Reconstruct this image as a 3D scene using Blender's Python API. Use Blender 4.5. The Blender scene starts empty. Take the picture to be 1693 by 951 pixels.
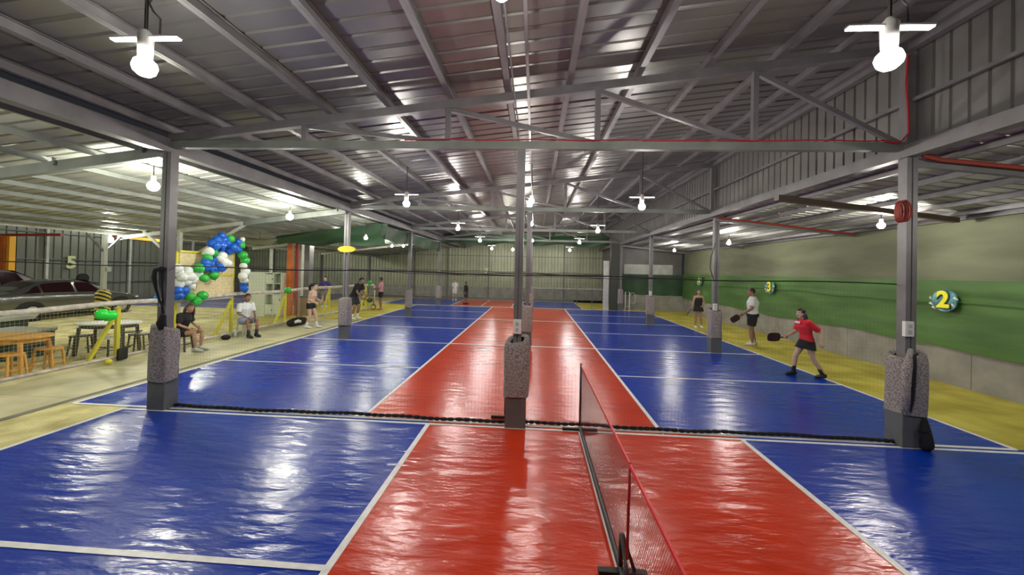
import bpy, bmesh, math, random
from mathutils import Vector, Matrix
random.seed(7)
C = bpy.context.scene.collection
PI = math.pi
# ------------------------------------------------------------------ camera
cam_d = bpy.data.cameras.new('camera'); cam = bpy.data.objects.new('camera', cam_d); C.objects.link(cam)
yaw, pitch, roll = .0611107, .0118770, .0238855
fwd = Vector((-math.sin(yaw)*math.cos(pitch), math.cos(yaw)*math.cos(pitch), math.sin(pitch)))
rgt = Vector((math.cos(yaw), math.sin(yaw), 0)); upv = rgt.cross(fwd)
r2 = rgt*math.cos(roll)+upv*math.sin(roll); u2 = -rgt*math.sin(roll)+upv*math.cos(roll)
M = Matrix((r2, u2, -fwd)).transposed().to_4x4(); M.translation = Vector((.32616, -5.33229, 2.20852))
cam.matrix_world = M
cam_d.sensor_fit = 'HORIZONTAL'; cam_d.sensor_width = 36; cam_d.lens = 36*615.68/1693
cam_d.shift_y = -35.73/1693; cam_d.clip_start = .02; cam_d.clip_end = 200
bpy.context.scene.camera = cam
# ------------------------------------------------------------------ world and exposure
w = bpy.data.worlds.new('world'); bpy.context.scene.world = w; w.use_nodes = True
w.node_tree.nodes['Background'].inputs[0].default_value = (.55, .6, .7, 1)
w.node_tree.nodes['Background'].inputs[1].default_value = .03
vs = bpy.context.scene.view_settings
vs.view_transform = 'Standard'; vs.look = 'None'; vs.exposure = 0.05; vs.gamma = 1; vs.use_curve_mapping = False

# ------------------------------------------------------------------ materials
def mat(name, col, rough=.6, metal=0, var=0, vscale=3, bump=0, bscale=40, stretch=(1,1,1), spec=None, col2=None, emit=0, coat=0, alpha=1, ramp=(.35,.65), rvar=0):
    m = bpy.data.materials.new(name); m.use_nodes = True
    nt = m.node_tree; b = nt.nodes['Principled BSDF']
    b.inputs['Base Color'].default_value = (*col, 1); b.inputs['Roughness'].default_value = rough
    b.inputs['Metallic'].default_value = metal
    if spec is not None: b.inputs['Specular IOR Level'].default_value = spec
    if coat: b.inputs['Coat Weight'].default_value = coat; b.inputs['Coat Roughness'].default_value = .08
    if emit: b.inputs['Emission Color'].default_value = (*col, 1); b.inputs['Emission Strength'].default_value = emit
    if alpha < 1: b.inputs['Alpha'].default_value = alpha
    tc = nt.nodes.new('ShaderNodeTexCoord'); mp = nt.nodes.new('ShaderNodeMapping'); mp.inputs['Scale'].default_value = stretch
    nt.links.new(tc.outputs['Object'], mp.inputs['Vector'])
    if var or col2:
        n = nt.nodes.new('ShaderNodeTexNoise'); n.inputs['Scale'].default_value = vscale; n.inputs['Detail'].default_value = 5
        nt.links.new(mp.outputs[0], n.inputs['Vector'])
        cr = nt.nodes.new('ShaderNodeValToRGB'); cr.color_ramp.elements[0].position, cr.color_ramp.elements[1].position = ramp
        c1 = [c*(1-var) for c in col]; c2 = col2 or [min(1, c*(1+var)) for c in col]
        cr.color_ramp.elements[0].color = (*c1, 1); cr.color_ramp.elements[1].color = (*c2, 1)
        nt.links.new(n.outputs['Fac'], cr.inputs[0]); nt.links.new(cr.outputs[0], b.inputs['Base Color'])
    if rvar:
        n3 = nt.nodes.new('ShaderNodeTexNoise'); n3.inputs['Scale'].default_value = 1.3; n3.inputs['Detail'].default_value = 4
        nt.links.new(mp.outputs[0], n3.inputs['Vector'])
        mr = nt.nodes.new('ShaderNodeMapRange'); mr.inputs['To Min'].default_value = rough-rvar; mr.inputs['To Max'].default_value = rough+rvar
        nt.links.new(n3.outputs['Fac'], mr.inputs['Value']); nt.links.new(mr.outputs[0], b.inputs['Roughness'])
    if bump:
        n2 = nt.nodes.new('ShaderNodeTexNoise'); n2.inputs['Scale'].default_value = bscale; n2.inputs['Detail'].default_value = 4
        nt.links.new(mp.outputs[0], n2.inputs['Vector'])
        bp = nt.nodes.new('ShaderNodeBump'); bp.inputs['Strength'].default_value = bump; bp.inputs['Distance'].default_value = .02
        nt.links.new(n2.outputs['Fac'], bp.inputs['Height']); nt.links.new(bp.outputs[0], b.inputs['Normal'])
        if coat: nt.links.new(bp.outputs[0], b.inputs['Coat Normal'])
    return m
def epoxy(name, c, c2):
    return mat(name, c, rough=.235, var=.12, vscale=.9, col2=c2, bump=1.0, bscale=3.4, stretch=(.6, 1.8, 1), spec=.72, rvar=.05, ramp=(.2,.8))
MT = dict(
 blue=epoxy('blue_epoxy', (.001,.034,.37), (.002,.044,.45)),
 red=epoxy('red_epoxy', (.56,.028,.003), (.66,.04,.005)),
 purple=mat('indigo_floor', (.09,.09,.26), .5, var=.1, bump=.1, bscale=4),
 white_line=mat('white_line_paint', (.8,.8,.78), .4, var=.08, vscale=9),
 beige=mat('beige_concrete', (.46,.43,.25), .55, var=.18, vscale=1.2, bump=.15, bscale=6, col2=(.62,.58,.36)),
 yellow_floor=mat('yellow_floor_paint', (.50,.42,.045), .5, var=.2, vscale=1.5, bump=.15, bscale=8, col2=(.64,.56,.09)),
 yard=mat('yard_gravel', (.55,.48,.19), .9, var=.2, vscale=2.2, bump=.4, bscale=30, col2=(.78,.71,.35)),
 dark_strip=mat('dark_strip', (.16,.15,.11), .7, var=.2),
 roof=mat('galvalume_roof', (.18,.175,.165), .32, .45, var=.12, vscale=1.1, bump=.12, bscale=5),
 roof_light=mat('zinc_roof', (.52,.53,.48), .4, .25, var=.10, vscale=1.4, bump=.1, bscale=5),
 steel=mat('grey_painted_steel', (.165,.16,.165), .45, .2, var=.15, vscale=3),
 steel_green=mat('primed_steel', (.19,.21,.19), .5, .2, var=.2, vscale=2),
 pale_steel=mat('pale_steel', (.52,.54,.50), .5, .1, var=.1),
 wallsheet=mat('corrugated_wall_sheet', (.36,.385,.27), .45, .3, var=.14, vscale=.8, bump=.08, bscale=6),
 wallsheet_dark=mat('clerestory_sheet', (.17,.165,.16), .5, .35, var=.16, vscale=1.2),
 concrete=mat('concrete_wall', (.30,.29,.26), .85, var=.16, vscale=2.2, bump=.2, bscale=14),
 pedestal=mat('grey_pedestal', (.13,.135,.13), .45, .1, var=.12),
 tarp=mat('green_tarpaulin', (.075,.16,.04), .62, var=.22, vscale=1.1, bump=.3, bscale=2.5, stretch=(1,.5,2.5), col2=(.09,.20,.045)),
 tarp_up=mat('olive_shade_cloth', (.15,.165,.10), .8, var=.2, vscale=.8, bump=.3, bscale=2, stretch=(1,.5,2.5), col2=(.20,.215,.13)),
 tarp_dark=mat('dark_green_cloth', (.03,.075,.035), .6, var=.2, vscale=1.5, bump=.3, bscale=3),
 carpet=mat('speckled_carpet', (.15,.13,.125), .95, vscale=60, col2=(.44,.39,.37), ramp=(.38,.62), bump=.5, bscale=60),
 black=mat('black_plastic', (.012,.012,.013), .5), black_cloth=mat('black_cloth', (.010,.010,.012), .9, bump=.3, bscale=30),
 netblack=mat('black_net_cord', (.01,.01,.012), .8), netred=mat('red_net_cord', (.07,.012,.012), .7), netgreen=mat('dark_green_net_cord', (.03,.07,.05), .8),
 netpale=mat('pale_net_cord', (.62,.62,.42), .8),
 red_tape=mat('red_tape', (.62,.02,.03), .5), red_post=mat('red_enamel', (.42,.01,.02), .4),
 tape=mat('padded_tape', (.52,.48,.43), .8, var=.25, vscale=7, bump=.3, bscale=30),
 yellow=mat('yellow_enamel', (.66,.60,.03), .4, var=.06), orange=mat('orange_enamel', (.62,.15,.02), .5, var=.2, vscale=3), amber=mat('amber_enamel', (.85,.42,.03), .45), redoxide=mat('red_oxide_steel', (.30,.035,.02), .6),
 whitep=mat('white_plastic', (.75,.75,.72), .5), locker=mat('pale_locker_paint', (.62,.68,.56), .5, var=.04),
 banner=mat('beige_banner', (.62,.50,.26), .6, col2=(.74,.63,.38), vscale=9, stretch=(1,1,2.5)),
 rubber=mat('rubber', (.015,.015,.015), .8), glass=mat('car_glass', (.02,.006,.008), .08, spec=.8),
 carpaint=mat('pewter_car_paint', (.16,.165,.15), .22, .7, coat=.6), carpaint2=mat('white_grey_car_paint', (.30,.30,.33), .25, .6, coat=.6),
 chrome=mat('chrome', (.8,.8,.8), .12, 1), taillight=mat('tail_lamp_red', (.6,.01,.02), .2),
 wood=mat('honey_wood', (.66,.34,.06), .45, var=.18, vscale=3, stretch=(1,8,1)), darksteel=mat('dark_steel', (.05,.045,.04), .5),
 cabinet=mat('dark_green_cabinet', (.03,.05,.04), .5), greypaint=mat('grey_bench_paint', (.45,.47,.42), .6),
 bulb=mat('lit_bulb', (1.0,.95,.87), .4, emit=600), bulb_y=mat('lit_warm_bulb', (1.0,.99,.84), .4, emit=580), bulb_s=mat('lit_small_bulb', (1.0,.98,.85), .4, emit=300), wing=mat('lit_led_panel', (1.0,.97,.95), .4, emit=2.6),
 skin=mat('skin', (.42,.24,.16), .55), skin_l=mat('light_skin', (.58,.38,.27), .55), skin_d=mat('tan_skin', (.27,.145,.09), .55),
 hair=mat('black_hair', (.012,.010,.010), .5, bump=.4, bscale=60), hair_b=mat('brown_hair', (.07,.035,.02), .5, bump=.4, bscale=60),
 c_red=mat('red_cotton', (.62,.02,.035), .85), c_white=mat('white_cotton', (.72,.74,.76), .85), c_black=mat('black_cotton', (.012,.012,.014), .85),
 c_tan=mat('tan_top', (.62,.44,.33), .85), c_pink=mat('pink_cotton', (.62,.30,.33), .85), c_navy=mat('navy_jersey', (.035,.025,.16), .8),
 c_grey=mat('grey_skirt_cloth', (.13,.10,.10), .85), c_denim=mat('light_denim', (.25,.32,.48), .85), c_char=mat('charcoal_cotton', (.03,.03,.035), .85),
 eye=mat('eye_white', (.8,.8,.78), .3), pupil=mat('pupil', (.02,.012,.01), .2), lip=mat('lips', (.35,.10,.09), .5),
 paddle=mat('maroon_paddle_face', (.05,.012,.012), .5), paddle_g=mat('grey_paddle_face', (.22,.23,.22), .5),
 sign_y=mat('sign_yellow', (.9,.85,.02), .5, emit=0), sign_teal=mat('sign_teal', (.05,.20,.23), .5, var=.3, vscale=6, col2=(.20,.48,.50)), sign_dark=mat('sign_outline', (.03,.05,.06), .5), sign_pale=mat('sign_pale', (.62,.68,.36), .5),
 bl=mat('blue_balloon_rubber', (.01,.11,.55), .18), bg=mat('green_balloon_rubber', (.03,.42,.05), .2), bw=mat('white_balloon_rubber', (.72,.76,.70), .25), bgl=mat('lime_balloon_rubber', (.02,.75,.06), .25), bsky=mat('sky_blue_balloon_rubber', (.02,.28,.80), .2),
)
def hazard():
    m = bpy.data.materials.new('hazard_stripes'); m.use_nodes = True; nt = m.node_tree; b = nt.nodes['Principled BSDF']
    b.inputs['Roughness'].default_value = .5
    tc = nt.nodes.new('ShaderNodeTexCoord'); sp = nt.nodes.new('ShaderNodeSeparateXYZ'); nt.links.new(tc.outputs['Object'], sp.inputs[0])
    a = nt.nodes.new('ShaderNodeMath'); a.operation = 'MULTIPLY_ADD'; a.inputs[1].default_value = .55
    nt.links.new(sp.outputs['Y'], a.inputs[0]); nt.links.new(sp.outputs['Z'], a.inputs[2])
    f = nt.nodes.new('ShaderNodeMath'); f.operation = 'MULTIPLY'; f.inputs[1].default_value = 8.5; nt.links.new(a.outputs[0], f.inputs[0])
    fr = nt.nodes.new('ShaderNodeMath'); fr.operation = 'FRACT'; nt.links.new(f.outputs[0], fr.inputs[0])
    cr = nt.nodes.new('ShaderNodeValToRGB'); cr.color_ramp.interpolation = 'CONSTANT'
    cr.color_ramp.elements[0].color = (.015,.015,.01,1); cr.color_ramp.elements[1].position = .5; cr.color_ramp.elements[1].color = (.75,.62,.10,1)
    nt.links.new(fr.outputs[0], cr.inputs[0]); nt.links.new(cr.outputs[0], b.inputs['Base Color']); return m
MT['hazard'] = hazard()

# ------------------------------------------------------------------ mesh helpers
class MB:
    def __init__(s): s.v = []; s.f = []; s.mi = []; s.cur = 0
    def add(s, vs, fs):
        o = len(s.v); s.v += [tuple(v) for v in vs]; s.f += [tuple(i+o for i in f) for f in fs]; s.mi += [s.cur]*len(fs); return s
    def box(s, c, d, rz=0, tap=1):
        x, y, z = d[0]/2, d[1]/2, d[2]/2; vs = []
        for k in (-1, 1):
            t = tap if k > 0 else 1
            for a, b in ((-1,-1),(1,-1),(1,1),(-1,1)):
                X, Y = a*x*t, b*y*t
                vs.append((c[0]+X*math.cos(rz)-Y*math.sin(rz), c[1]+X*math.sin(rz)+Y*math.cos(rz), c[2]+k*z))
        return s.add(vs, [(3,2,1,0),(4,5,6,7),(0,1,5,4),(1,2,6,5),(2,3,7,6),(3,0,4,7)])
    def beam(s, a, b, w, h, up=(0,0,1)):            # rectangular bar from a to b
        a, b = Vector(a), Vector(b); t = (b-a).normalized(); up = Vector(up)
        if abs(t.dot(up)) > .99: up = Vector((1,0,0))
        sd = t.cross(up).normalized()*(w/2); u = sd.cross(t).normalized()*(h/2); vs = []
        for p in (a, b): vs += [p-sd-u, p+sd-u, p+sd+u, p-sd+u]
        return s.add(vs, [(3,2,1,0),(4,5,6,7),(0,1,5,4),(1,2,6,5),(2,3,7,6),(3,0,4,7)])
    def loft(s, pts, rads, n=8, ref=None, caps=True):
        pts = [Vector(p) for p in pts]; L = len(pts); rings = []
        for i, p in enumerate(pts):
            t = (pts[min(i+1, L-1)]-pts[max(i-1, 0)])
            t = t.normalized() if t.length > 1e-9 else Vector((0,0,1))
            r = Vector(ref) if ref is not None else (Vector((1,0,0)) if abs(t.x) < .8 else Vector((0,1,0)))
            u = (r-t*r.dot(t)).normalized(); v = t.cross(u)
            a, b = rads[i] if isinstance(rads[i], tuple) else (rads[i], rads[i])
            rings += [p+u*a*math.cos(2*PI*k/n)+v*b*math.sin(2*PI*k/n) for k in range(n)]
        fs = [(i*n+k, i*n+(k+1) % n, (i+1)*n+(k+1) % n, (i+1)*n+k) for i in range(L-1) for k in range(n)]
        if caps: fs += [tuple(range(n-1, -1, -1)), tuple((L-1)*n+k for k in range(n))]
        return s.add(rings, fs)
    def tube(s, pts, r, n=6): return s.loft(pts, [r]*len(pts), n)
    def ell(s, c, r, n=10, m=6):
        vs = [(c[0], c[1], c[2]-r[2])]
        for j in range(1, m):
            a = -PI/2+PI*j/m
            vs += [(c[0]+r[0]*math.cos(a)*math.cos(2*PI*k/n), c[1]+r[1]*math.cos(a)*math.sin(2*PI*k/n), c[2]+r[2]*math.sin(a)) for k in range(n)]
        vs.append((c[0], c[1], c[2]+r[2])); fs = [(0, 1+(k+1) % n, 1+k) for k in range(n)]
        for j in range(m-2): fs += [(1+j*n+k, 1+j*n+(k+1) % n, 1+(j+1)*n+(k+1) % n, 1+(j+1)*n+k) for k in range(n)]
        T = len(vs)-1; fs += [(T, 1+(m-2)*n+k, 1+(m-2)*n+(k+1) % n) for k in range(n)]
        return s.add(vs, fs)
    def sheet(s, grid, th=0):                         # grid[i][j] of points
        a, b = len(grid), len(grid[0])
        vs = [p for r in grid for p in r]; fs = [(i*b+j, i*b+j+1, (i+1)*b+j+1, (i+1)*b+j) for i in range(a-1) for j in range(b-1)]
        return s.add(vs, fs)
    def mesh(s, name, mats, smooth=False, bevel=0):
        me = bpy.data.meshes.new(name); me.from_pydata(s.v, [], s.f)
        for m in (mats if isinstance(mats, (list, tuple)) else [mats]): me.materials.append(m)
        for p, k in zip(me.polygons, s.mi): p.material_index = k; p.use_smooth = smooth
        if bevel:
            bm = bmesh.new(); bm.from_mesh(me); bmesh.ops.bevel(bm, geom=bm.edges, offset=bevel, segments=2, affect='EDGES', profile=.7); bm.to_mesh(me); bm.free()
        me.update(); return me
    def build(s, name, mats, parent=None, smooth=False, bevel=0, loc=None):
        return link(name, s.mesh(name, mats, smooth, bevel), parent, loc)
def link(name, me, parent=None, loc=None, rot=None):
    o = bpy.data.objects.new(name, me); C.objects.link(o)
    if parent is not None: o.parent = parent
    if loc is not None: o.location = loc
    if rot is not None: o.rotation_euler = rot
    return o
def tag(o, label=None, cat=None, group=None, kind=None):
    if label: o['label'] = label
    if cat: o['category'] = cat
    if group: o['group'] = group
    if kind: o['kind'] = kind
    return o
def thing(name, label, cat, loc=(0,0,0), rz=0, group=None):
    o = link(name, None, None, loc, (0,0,rz)); return tag(o, label, cat, group)
def setting(name): return tag(link(name, None), kind='structure')
def copy_tree(o, parent=None):
    c = o.copy(); C.objects.link(c)
    if parent is not None: c.parent = parent
    for ch in [x for x in KIDS.get(o.name, [])]: copy_tree(ch, c)
    return c
KIDS = {}
def kids(root):
    KIDS.clear()
    def rec(o):
        KIDS[o.name] = list(o.children)
        for c in o.children: rec(c)
    rec(root)
def text_mesh(ch, size, depth, off=0):
    cu = bpy.data.curves.new('t', 'FONT'); cu.body = ch; cu.size = size; cu.extrude = depth; cu.offset = off
    cu.align_x = 'CENTER'; cu.align_y = 'CENTER'; cu.resolution_u = 6
    o = bpy.data.objects.new('t', cu); C.objects.link(o); dg = bpy.context.evaluated_depsgraph_get(); dg.update()
    me = bpy.data.meshes.new_from_object(o.evaluated_get(dg)); bpy.data.objects.remove(o); return me

A = 5.56                                    # bay and court depth
# ================================================================== SETTING: floor
fl = setting('floor')
MB().box((-7, 9, -.10), (40, 36, .2)).build('yard_ground', MT['yard'], fl)
def zone(name, x0, x1, y0, y1, m, z0=0, z1=.004): return MB().box(((x0+x1)/2, (y0+y1)/2, (z0+z1)/2), (x1-x0, y1-y0, z1-z0)).build(name, m, fl)
# beige walkway slabs left of the courts
ys = [-6.2, -4.6, -3.0, -1.4, .2, 1.8, 3.4, 5.0, 6.6, 8.2, 9.6]
for a, b in zip(ys, ys[1:]):
    zone('walkway_slab', -8.72, -6.95 if b > 0 else -5.8, a+.004, b-.004, MT['beige'])
zone('walkway_slab', -6.95, -6.73, .0, 9.6, MT['beige']); zone('dark_strip', -6.95, -6.83, -6.2, 9.6, MT['dark_strip'], .004, .007)
zone('yellow_apron', -12.6, -6.73, 9.6, 16.8, MT['yellow_floor']); zone('yellow_apron', -12.6, -8.9, 7.6, 9.6, MT['yellow_floor'])
xs = [(6.73, 7.9), (7.908, 9.2)]
for x0, x1 in xs:
    for k in range(6): zone('yellow_apron', max(x0, 7.72) if k < 0 else x0, x1, k*2.95+.0, k*2.95+2.944, MT['yellow_floor'])
zone('yellow_apron', 7.72, 9.2, -6.2, -.13, MT['yellow_floor']); zone('yellow_apron', 3.25, 5.55, 17.0, 23.9, MT['yellow_floor'])
zone('indigo_court', -24, -12.8, 12.2, 23.6, MT['purple'])
Bm, Rm, Wm = MT['blue'], MT['red'], MT['white_line']
for k in range(3):
    y0, y1 = k*A, (k+1)*A
    zone('blue_court_zone', -6.705, -2.135, y0, y1, Bm); zone('red_kitchen_zone', -2.135, 2.135, y0, y1, Rm); zone('blue_court_zone', 2.135, 6.705, y0, y1, Bm)
zone('blue_court_zone', -5.76, -1.13, -A, 0, Bm); zone('red_kitchen_zone', -1.13, 3.16, -A, 0, Rm); zone('blue_court_zone', 3.16, 7.7, -A, 0, Bm)
zone('court_margin', -9.0, 5.5, 3*A, 17.0, MT['beige'])
zone('blue_court_zone', -8.9, -4.7, 17.0, 21.6, Bm); zone('red_kitchen_zone', -4.7, -1.0, 17.0, 21.6, Rm); zone('blue_court_zone', -1.0, 3.2, 17.0, 21.6, Bm)
zone('court_margin', -12.6, 5.55, 21.6, 23.9, MT['concrete'])
LZ = [.0052]
def line(x0, y0, x1, y1, wd=.055):
    LZ[0] += .00012
    MB().beam((x0,y0,LZ[0]), (x1,y1,LZ[0]), wd, .004).build('court_line', Wm, fl)
for x in (-6.705, -2.135, 2.135, 6.705): line(x, 0, x, 3*A)
for k in (0, 1, 2, 3): line(-6.705, k*A, 6.705, k*A)
for k in (0, 1, 2):
    for s in (-1, 1): line(s*2.135, (k+.5)*A, s*6.705, (k+.5)*A, .045)
line(-5.80, -.11, 9.1, -.11, .05)
for x in (-5.76, -1.13, 3.16, 7.7): line(x, -A, x, -.11, .06)
line(-5.76, -2.68, -1.13, -2.68); line(3.16, -2.68, 7.7, -2.68)
for x in (-4.7, -2.85, -1.0, 3.2, -8.9): line(x, 17.0, x, 21.6)
line(-8.9, 21.6, 3.2, 21.6); line(1.0, -5.5, 1.0, -.15, .045)
line(-12.8, 17, -24, 17); line(-12.8, 14.3, -24, 14.3)
for y in (3, 6.3, 9.6): MB().box((-17, y, .002), (.06, .9, .004)).build('bay_mark', MT['whitep'], fl)

# ================================================================== SETTING: roof (ceiling)
ce = setting('ceiling')
def zr(x): return 4.71+.118*x               # top chord centre line
def rib_sheet(length, cover, nr, h=.022, key=''):
    """ribbed sheet: ribs run along local x, cover along local y"""
    mb = MB(); p = cover/nr; prof = []
    for k in range(nr):
        y = k*p; prof += [(y, 0), (y+p*.76, 0), (y+p*.80, h), (y+p*.94, h), (y+p*.98, 0)]
    prof[-1] = (cover+.01, -.002)
    q = [prof[0]]
    for a in prof[1:]:
        if abs(a[0]-q[-1][0]) > 1e-4: q.append(a)
    mb.sheet([[(0, a, b) for a, b in q], [(length, a, b) for a, b in q]])
    return mb
L = math.hypot(10.9, 10.9*.118)
main_sheet = rib_sheet(L, 1.0, 4).mesh('roof_sheet', MT['roof'])
ang = -math.atan(.118)
for k in range(30):
    link('roof_sheet', main_sheet, ce, (-5.5, -6.2+k*1.0, zr(-5.5)+.175+(.003 if k % 2 else 0)), (0, ang, 0))
PX = [-5.22, -4.45, -3.61, -2.75, -1.87, -.95, -.12, .74, 1.70, 2.63, 3.58, 4.43, 5.2]
pm = MB().box((0, 9, 0), (.05, 30, .11)).box((.03, 9, .05), (.05, 30, .006)).box((.03, 9, -.05), (.05, 30, .006)).mesh('purlin', MT['steel'])
for x in PX: link('purlin', pm, ce, (x, 0, zr(x)+.115))
# left lean-to
def zl(x): return 4.68+.13*x
Ll = math.hypot(7.3, 7.3*.13); lsheet = rib_sheet(Ll, 1.0, 4, .04).mesh('lean_to_sheet', MT['roof_light'])
for k in range(30):
    link('lean_to_sheet', lsheet, ce, (-12.75, -6.2+k*1.0, zl(-12.75)+.09+(.003 if k % 2 else 0)), (0, -math.atan(.13), 0))
lp = MB().box((0, 9, 0), (.045, 30, .08)).mesh('purlin', MT['steel_green'])
for x in (-5.8, -6.5, -7.3, -8.24, -8.95, -9.7, -10.5, -11.4, -12.1): link('purlin', lp, ce, (x, 0, zl(x)+.03))
MB().box((-12.7, 9, zl(-12.7)+.05), (.06, 30, .12)).build('fascia_board', MT['pale_steel'], ce)
# right lean-to
def zq(x): return 4.40-.1*x
Lq = math.hypot(3.9, .39); qsheet = rib_sheet(Lq, 1.0, 4, .035).mesh('lean_to_sheet', MT['roof_light'])
for k in range(24):
    link('lean_to_sheet', qsheet, ce, (5.42, -6.2+k*1.0, zq(5.42)+.07+(.003 if k % 2 else 0)), (0, math.atan(.1), 0))
qp = MB().box((0, 6, 0), (.05, 24, .09)).mesh('purlin', MT['steel'])
for x in (5.75, 6.5, 7.25, 8.0, 8.7, 9.1): link('purlin', qp, ce, (x, 0, zq(x)+.02))
# longitudinal eave beams
MB().box((-5.3, 9, 3.97), (.16, 30, .20)).build('eave_beam', MT['steel'], ce)
MB().box((5.3, 9, 3.93), (.14, 30, .17)).build('eave_beam', MT['steel'], ce)
MB().box((5.32, 9, zr(5.3)+.02), (.10, 30, .12)).build('eave_beam', MT['steel'], ce)
MB().box((-5.46, 9, 4.07), (.14, 30, .03)).box((-5.53, 9, 4.12), (.01, 30, .12)).build('gutter', MT['steel_green'], ce)

# ================================================================== SETTING: walls
# clerestory above the right eave beam
wc = setting('wall_right_upper')
def wall_sheets(parent, m, axis, fixed, a0, a1, z0, z1, cover=1.0, nr=5, flip=1, name='wall_sheet', d_=.05):
    n = int(math.ceil((a1-a0)/cover-1e-6)); cv = (a1-a0)/n; mb = MB(); p = cv/nr; H = z1-z0
    for k in range(nr):
        y = k*p
        pr = [(y+p*.0, 0), (y+p*.78, 0), (y+p*.83, d_), (y+p*.93, d_), (y+p*.98, 0)]
        g = [[(d*flip, yy, 0) if axis == 'x' else (yy, d, 0) for yy, d in pr], [(d*flip, yy, H) if axis == 'x' else (yy, d, H) for yy, d in pr]]
        g[0].append((g[0][-1][0]+(p*.03 if axis != 'x' else 0), g[0][-1][1]+(p*.03 if axis == 'x' else 0), 0)); g[1].append((g[0][-1][0], g[0][-1][1], H))
        mb.sheet(g)
    me = mb.mesh(name, m)
    for k in range(n):
        link(name, me, parent, (fixed+(.004 if k % 2 else 0), a0+k*cv, z0) if axis == 'x' else (a0+k*cv, fixed+(.004 if k % 2 else 0), z0))
wall_sheets(wc, MT['wallsheet_dark'], 'x', 5.42, -6.2, 23.8, 3.98, 5.36, flip=1, d_=.025)
MB().box((5.34, 9, 4.62), (.05, 30, .05)).build('wall_rail', MT['steel'], wc)
# right wall: concrete base, cloth
wr = setting('wall_right')
for k in range(8): MB().box((9.32, -6.2+k*3+1.5, .42), (.22, 2.99, .84)).build('concrete_panel', MT['concrete'], wr)
MB().box((9.5, 5.7, 1.9), (.1, 24, 3.9)).build('outer_sheet', MT['wallsheet_dark'], wr)
def cloth(x, y0, y1, z0, z1, amp, seed, m, name, parent, nz=18, ny=150, hem=.03, xoff=0):
    rnd = random.Random(seed); ph = [rnd.uniform(0, 6) for _ in range(6)]; g = []
    for i in range(nz+1):
        row = []; t = i/nz
        for j in range(ny+1):
            y = y0+(y1-y0)*j/ny; sc = .3+.7*(1-abs(2*t-1))
            d = amp*sc*(.5*math.sin(1.3*y+ph[0]+2.2*t)+.3*math.sin(2.9*y+ph[1]-3*t)+.35*math.sin(7*t+ph[2]+.4*math.sin(.8*y+ph[3]))+.15*math.sin(6.1*y+ph[4]))
            zz = z0+(z1-z0)*t+(hem*math.sin(.9*y+ph[5])+hem*.5*math.sin(2.7*y+ph[1]))*(1-t)
            row.append((x+d+xoff, y, zz))
        g.append(row)
    return MB().sheet(g).build(name, m, parent, smooth=True)
cloth(9.17, -6.2, 17.5, .78, 1.86, .035, 1, MT['tarp'], 'green_tarp', wr)
cloth(9.19, -6.2, 17.5, 1.72, 2.22, .02, 2, MT['tarp'], 'green_tarp_fold', wr, nz=8)
cloth(9.24, -6.2, 17.5, 2.15, 3.60, .03, 3, MT['tarp_up'], 'shade_cloth', wr)
rope = [(9.12, y, 1.74+.03*math.sin(.9*y)+.015*math.sin(2.7*y)) for y in [-6+.4*i for i in range(58)]]
MB().tube(rope, .012, 5).build('seam_cord', MT['tarp'], wr)
# back wall
wb = setting('wall_back')
for k in range(10): MB().box((-24+k*2.96+1.48, 24.12, .42), (2.95, .2, .84)).build('concrete_panel', MT['concrete'], wb)
wall_sheets(wb, MT['wallsheet'], 'y', 24.0, -24, 5.6, .84, 5.4, nr=4)
for z in (2.0, 3.3, 4.4): MB().box((-9.2, 23.93, z), (29.6, .05, .05)).build('wall_rail', MT['steel'], wb)
for x in (-21, -17, -13, -9.3, -6.6, -3.3, -.1, 2.6): MB().box((x, 23.9, 2.7), (.09, .08, 5.4)).build('wall_post', MT['steel'], wb)
# right rear wall closing the right aisle
wq = setting('wall_back_right')
MB().box((7.4, 17.72, .46), (3.6, .2, .92)).build('concrete_panel', MT['concrete'], wq)
MB().box((7.4, 17.80, 3.0), (3.6, .06, 2.0)).build('outer_sheet', MT['wallsheet_dark'], wq)
MB().sheet([[(5.6+.2*i, 17.60+.03*math.sin(i*1.3+z*2), z) for i in range(19)] for z in (.9, 1.3, 1.7, 2.14)]).build('dark_green_cloth', MT['tarp_dark'], wq, smooth=True)
MB().box((7.2, 17.74, 2.45), (2.9, .04, .6)).build('pale_panel', MT['pale_steel'], wq)
MB().box((5.62, 20.8, 2.2), (.08, 6.3, 4.4)).build('side_partition', MT['wallsheet_dark'], wq)
# left yard wall
wl = setting('wall_left')
wall_sheets(wl, mat('left_wall_sheet', (.21,.225,.19), .45, .3, var=.14, vscale=.8), 'x', -23.4, -2, 24, .0, 5.4, flip=-1, nr=3)
for z in (1.05, 2.2, 3.5): MB().box((-23.3, 11, z), (.06, 26, .05)).build('wall_rail', MT['steel'], wl)
for y in (7, 11.3, 15, 19): MB().box((-23.28, y, 2.7), (.1, .1, 5.4)).build('wall_post', MT['pale_steel'], wl)
# kerb under the fence
kb = setting('trim_1')
for k in range(11): MB().box((-8.86, -6.2+k*2.2+1.1, .03), (.16, 2.19, .06)).build('kerb_stone', MT['beige'], kb)

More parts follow.
